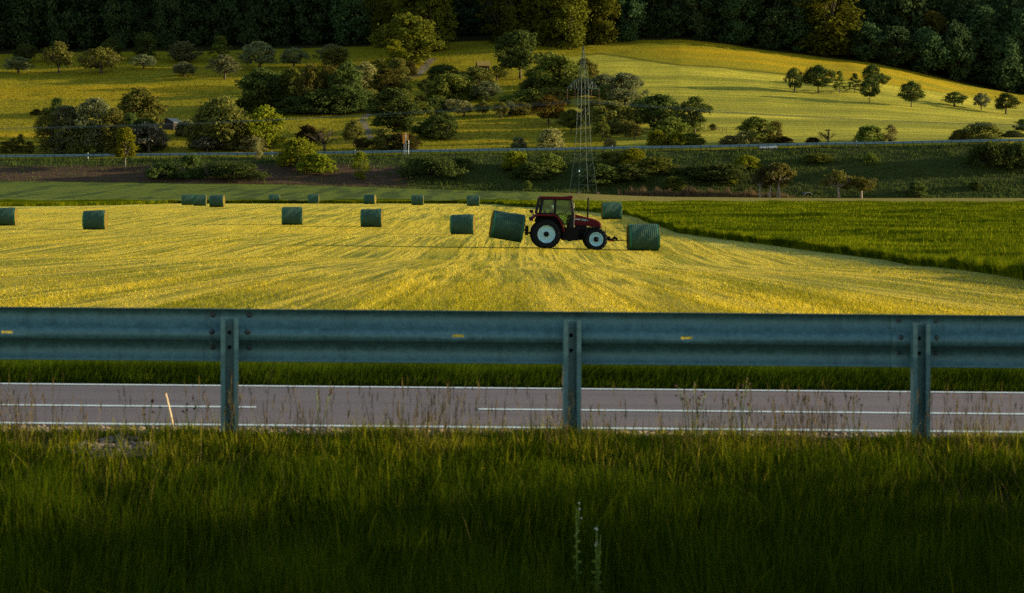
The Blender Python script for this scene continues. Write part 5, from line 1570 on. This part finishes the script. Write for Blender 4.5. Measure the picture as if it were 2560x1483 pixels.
weed('flowering_weed', 1487, 26.25, .58, [(.012, .53), (.03, .48)], M['petal'], 'leafy weed with small white flowers, the shorter right one in the dark grass', 'weed', 2, .005, 13, 6, 'white flowered weeds in the dark bank grass')
gb = 'dark headed meadow plants standing before the road'
weed('seedhead_plant', 1728, 29.7, .3, [(-.07, .33), (-.03, .30), (.02, .36), (.05, .27), (.09, .31)], M['burnet'], 'tall cluster of dark round seed heads right of the middle post', 'weed', 3, .007, 0, 7, gb)
weed('seedhead_plant', 1852, 29.7, .3, [(-.05, .26), (.0, .31), (.03, .35), (.06, .24)], M['burnet'], 'cluster of dark seed heads leaning right, next to the tall cluster', 'weed', 3, .007, 0, 8, gb)
weed('seedhead_plant', 2135, 29.7, .3, [(-.06, .22), (0, .30), (.05, .25)], M['burnet'], 'sparse dark seed heads just left of the right post', 'weed', 2, .007, 0, 9, gb)
weed('seedhead_plant', 370, 29.7, .3, [(-.03, .19), (.02, .22), (.08, .18)], M['burnet'], 'short dark seed heads left of the pale dry cane', 'weed', 2, .008, 0, 10, gb)
weed('seedhead_plant', 480, 29.7, .3, [(-.04, .20), (.03, .24)], M['burnet'], 'short dark seed heads between the pale cane and the left post', 'weed', 3, .008, 0, 12, gb)
weed('seedhead_plant', 800, 29.7, .3, [(-.02, .30), (.05, .27)], M['burnet'], 'two thin dark seed heads right of the left post', 'weed', 2, .007, 0, 13, gb)
ca = empty('dry_cane', at(437, 30.15), 'pale broken dry cane leaning over the road left of the left post', 'cane')
q = MB(); q.tube([(0, 0, -.03), (-.012, 0, .06), (-.034, 0, .16), (-.053, 0, .235)], [.0055, .0055, .005, .0045], 7); q.build('stalk', M['cane'], ca)
q = MB(); q.tube([(-.053, 0, .235), (-.0555, 0, .243)], [.006, .0045], 7); q.build('broken_tip', M['drystem'], ca)

# bushes added out of view on the right to throw the bank into shade
def shade_bushes():
    V, Q, C, lr = crown_np('round', 901, .7)
    V2, Q2, C2, lr2 = crown_np('round', 902, 1.6)
    me = np_mesh('shade_bush', V, Q); tm = trunk_mesh('bush', C, 1)
    gp = 'added shade bushes right of the frame'
    for i, (x, y, w, h) in enumerate(SHADE_BUSHES):
        e = empty('shrub', (x, y, float(ground(x, y/K))), ('added unseen bush shading the bank, %s of the row outside the right edge' % ('first', 'second', 'third', 'fourth', 'fifth', 'sixth', 'seventh', 'eighth')[i]), 'shrub', gp)
        e.rotation_euler[2] = i*1.3
        for nm, m_, mt in (('crown', me, M['mid']), ('trunk', tm, M['bark'])):
            o = obj(nm, m_, mt, e); o.scale = (w, w, h/1.10)
SHADE_BUSHES = [(7.8, 13.5, 1.7, 2.7), (6.2, 9.9, 2.6, 2.9), (6.4, 11.2, 2.4, 3.0), (6.5, 12.5, 2.0, 2.5), (8.6, 10.6, 2.8, 3.2), (8.8, 12.1, 2.6, 3.2), (9.2, 13.3, 1.8, 2.6)]
shade_bushes()
# ------------------------------------------------------------------ light, sky, camera
EL, AZ = R(9.5), R(4)          # low sun from the right, a little beyond the tractor
S = Vector((math.cos(EL)*math.cos(AZ), math.cos(EL)*math.sin(AZ), math.sin(EL)))
sun = bpy.data.lights.new('sun', 'SUN'); sun.energy = 5.0; sun.angle = R(.55); sun.color = (1.0, .80, .50)
so = link(bpy.data.objects.new('sun', sun)); so.rotation_euler = S.to_track_quat('Z', 'Y').to_euler()
w = bpy.data.worlds.new('World'); scene.world = w; w.use_nodes = True
nt = w.node_tree; bg = nt.nodes['Background']
sky = nt.nodes.new('ShaderNodeTexSky'); sky.sky_type = 'NISHITA'; sky.sun_disc = False
sky.sun_elevation = EL; sky.sun_rotation = math.atan2(S.x, S.y); sky.ozone_density = .5; sky.air_density = 1.0; sky.dust_density = .6
nt.links.new(sky.outputs[0], bg.inputs[0]); bg.inputs[1].default_value = .115
cam = bpy.data.cameras.new('camera'); co = link(bpy.data.objects.new('camera', cam))
co.location = (0, 0, 0); co.rotation_euler = (math.pi/2, 0, 0)
cam.sensor_width = 36.0; cam.lens = 36.0*F/2560.0; cam.clip_start = .5; cam.clip_end = 8000
cam.shift_y = -(741.5-HZ)/2560.0
cam.dof.use_dof = True; cam.dof.focus_distance = 142.0; cam.dof.aperture_fstop = 8.0
scene.camera = co
vs = scene.view_settings; scene.display_settings.display_device = 'sRGB'
vs.view_transform = 'Standard'; vs.look = 'None'; vs.exposure = 1.5; vs.gamma = 1.0
c = scene.cycles
c.max_bounces = 8; c.diffuse_bounces = 3; c.glossy_bounces = 3; c.transmission_bounces = 4; c.transparent_max_bounces = 10
c.use_denoising = False; c.adaptive_threshold = .004; c.caustics_reflective = False; c.caustics_refractive = False
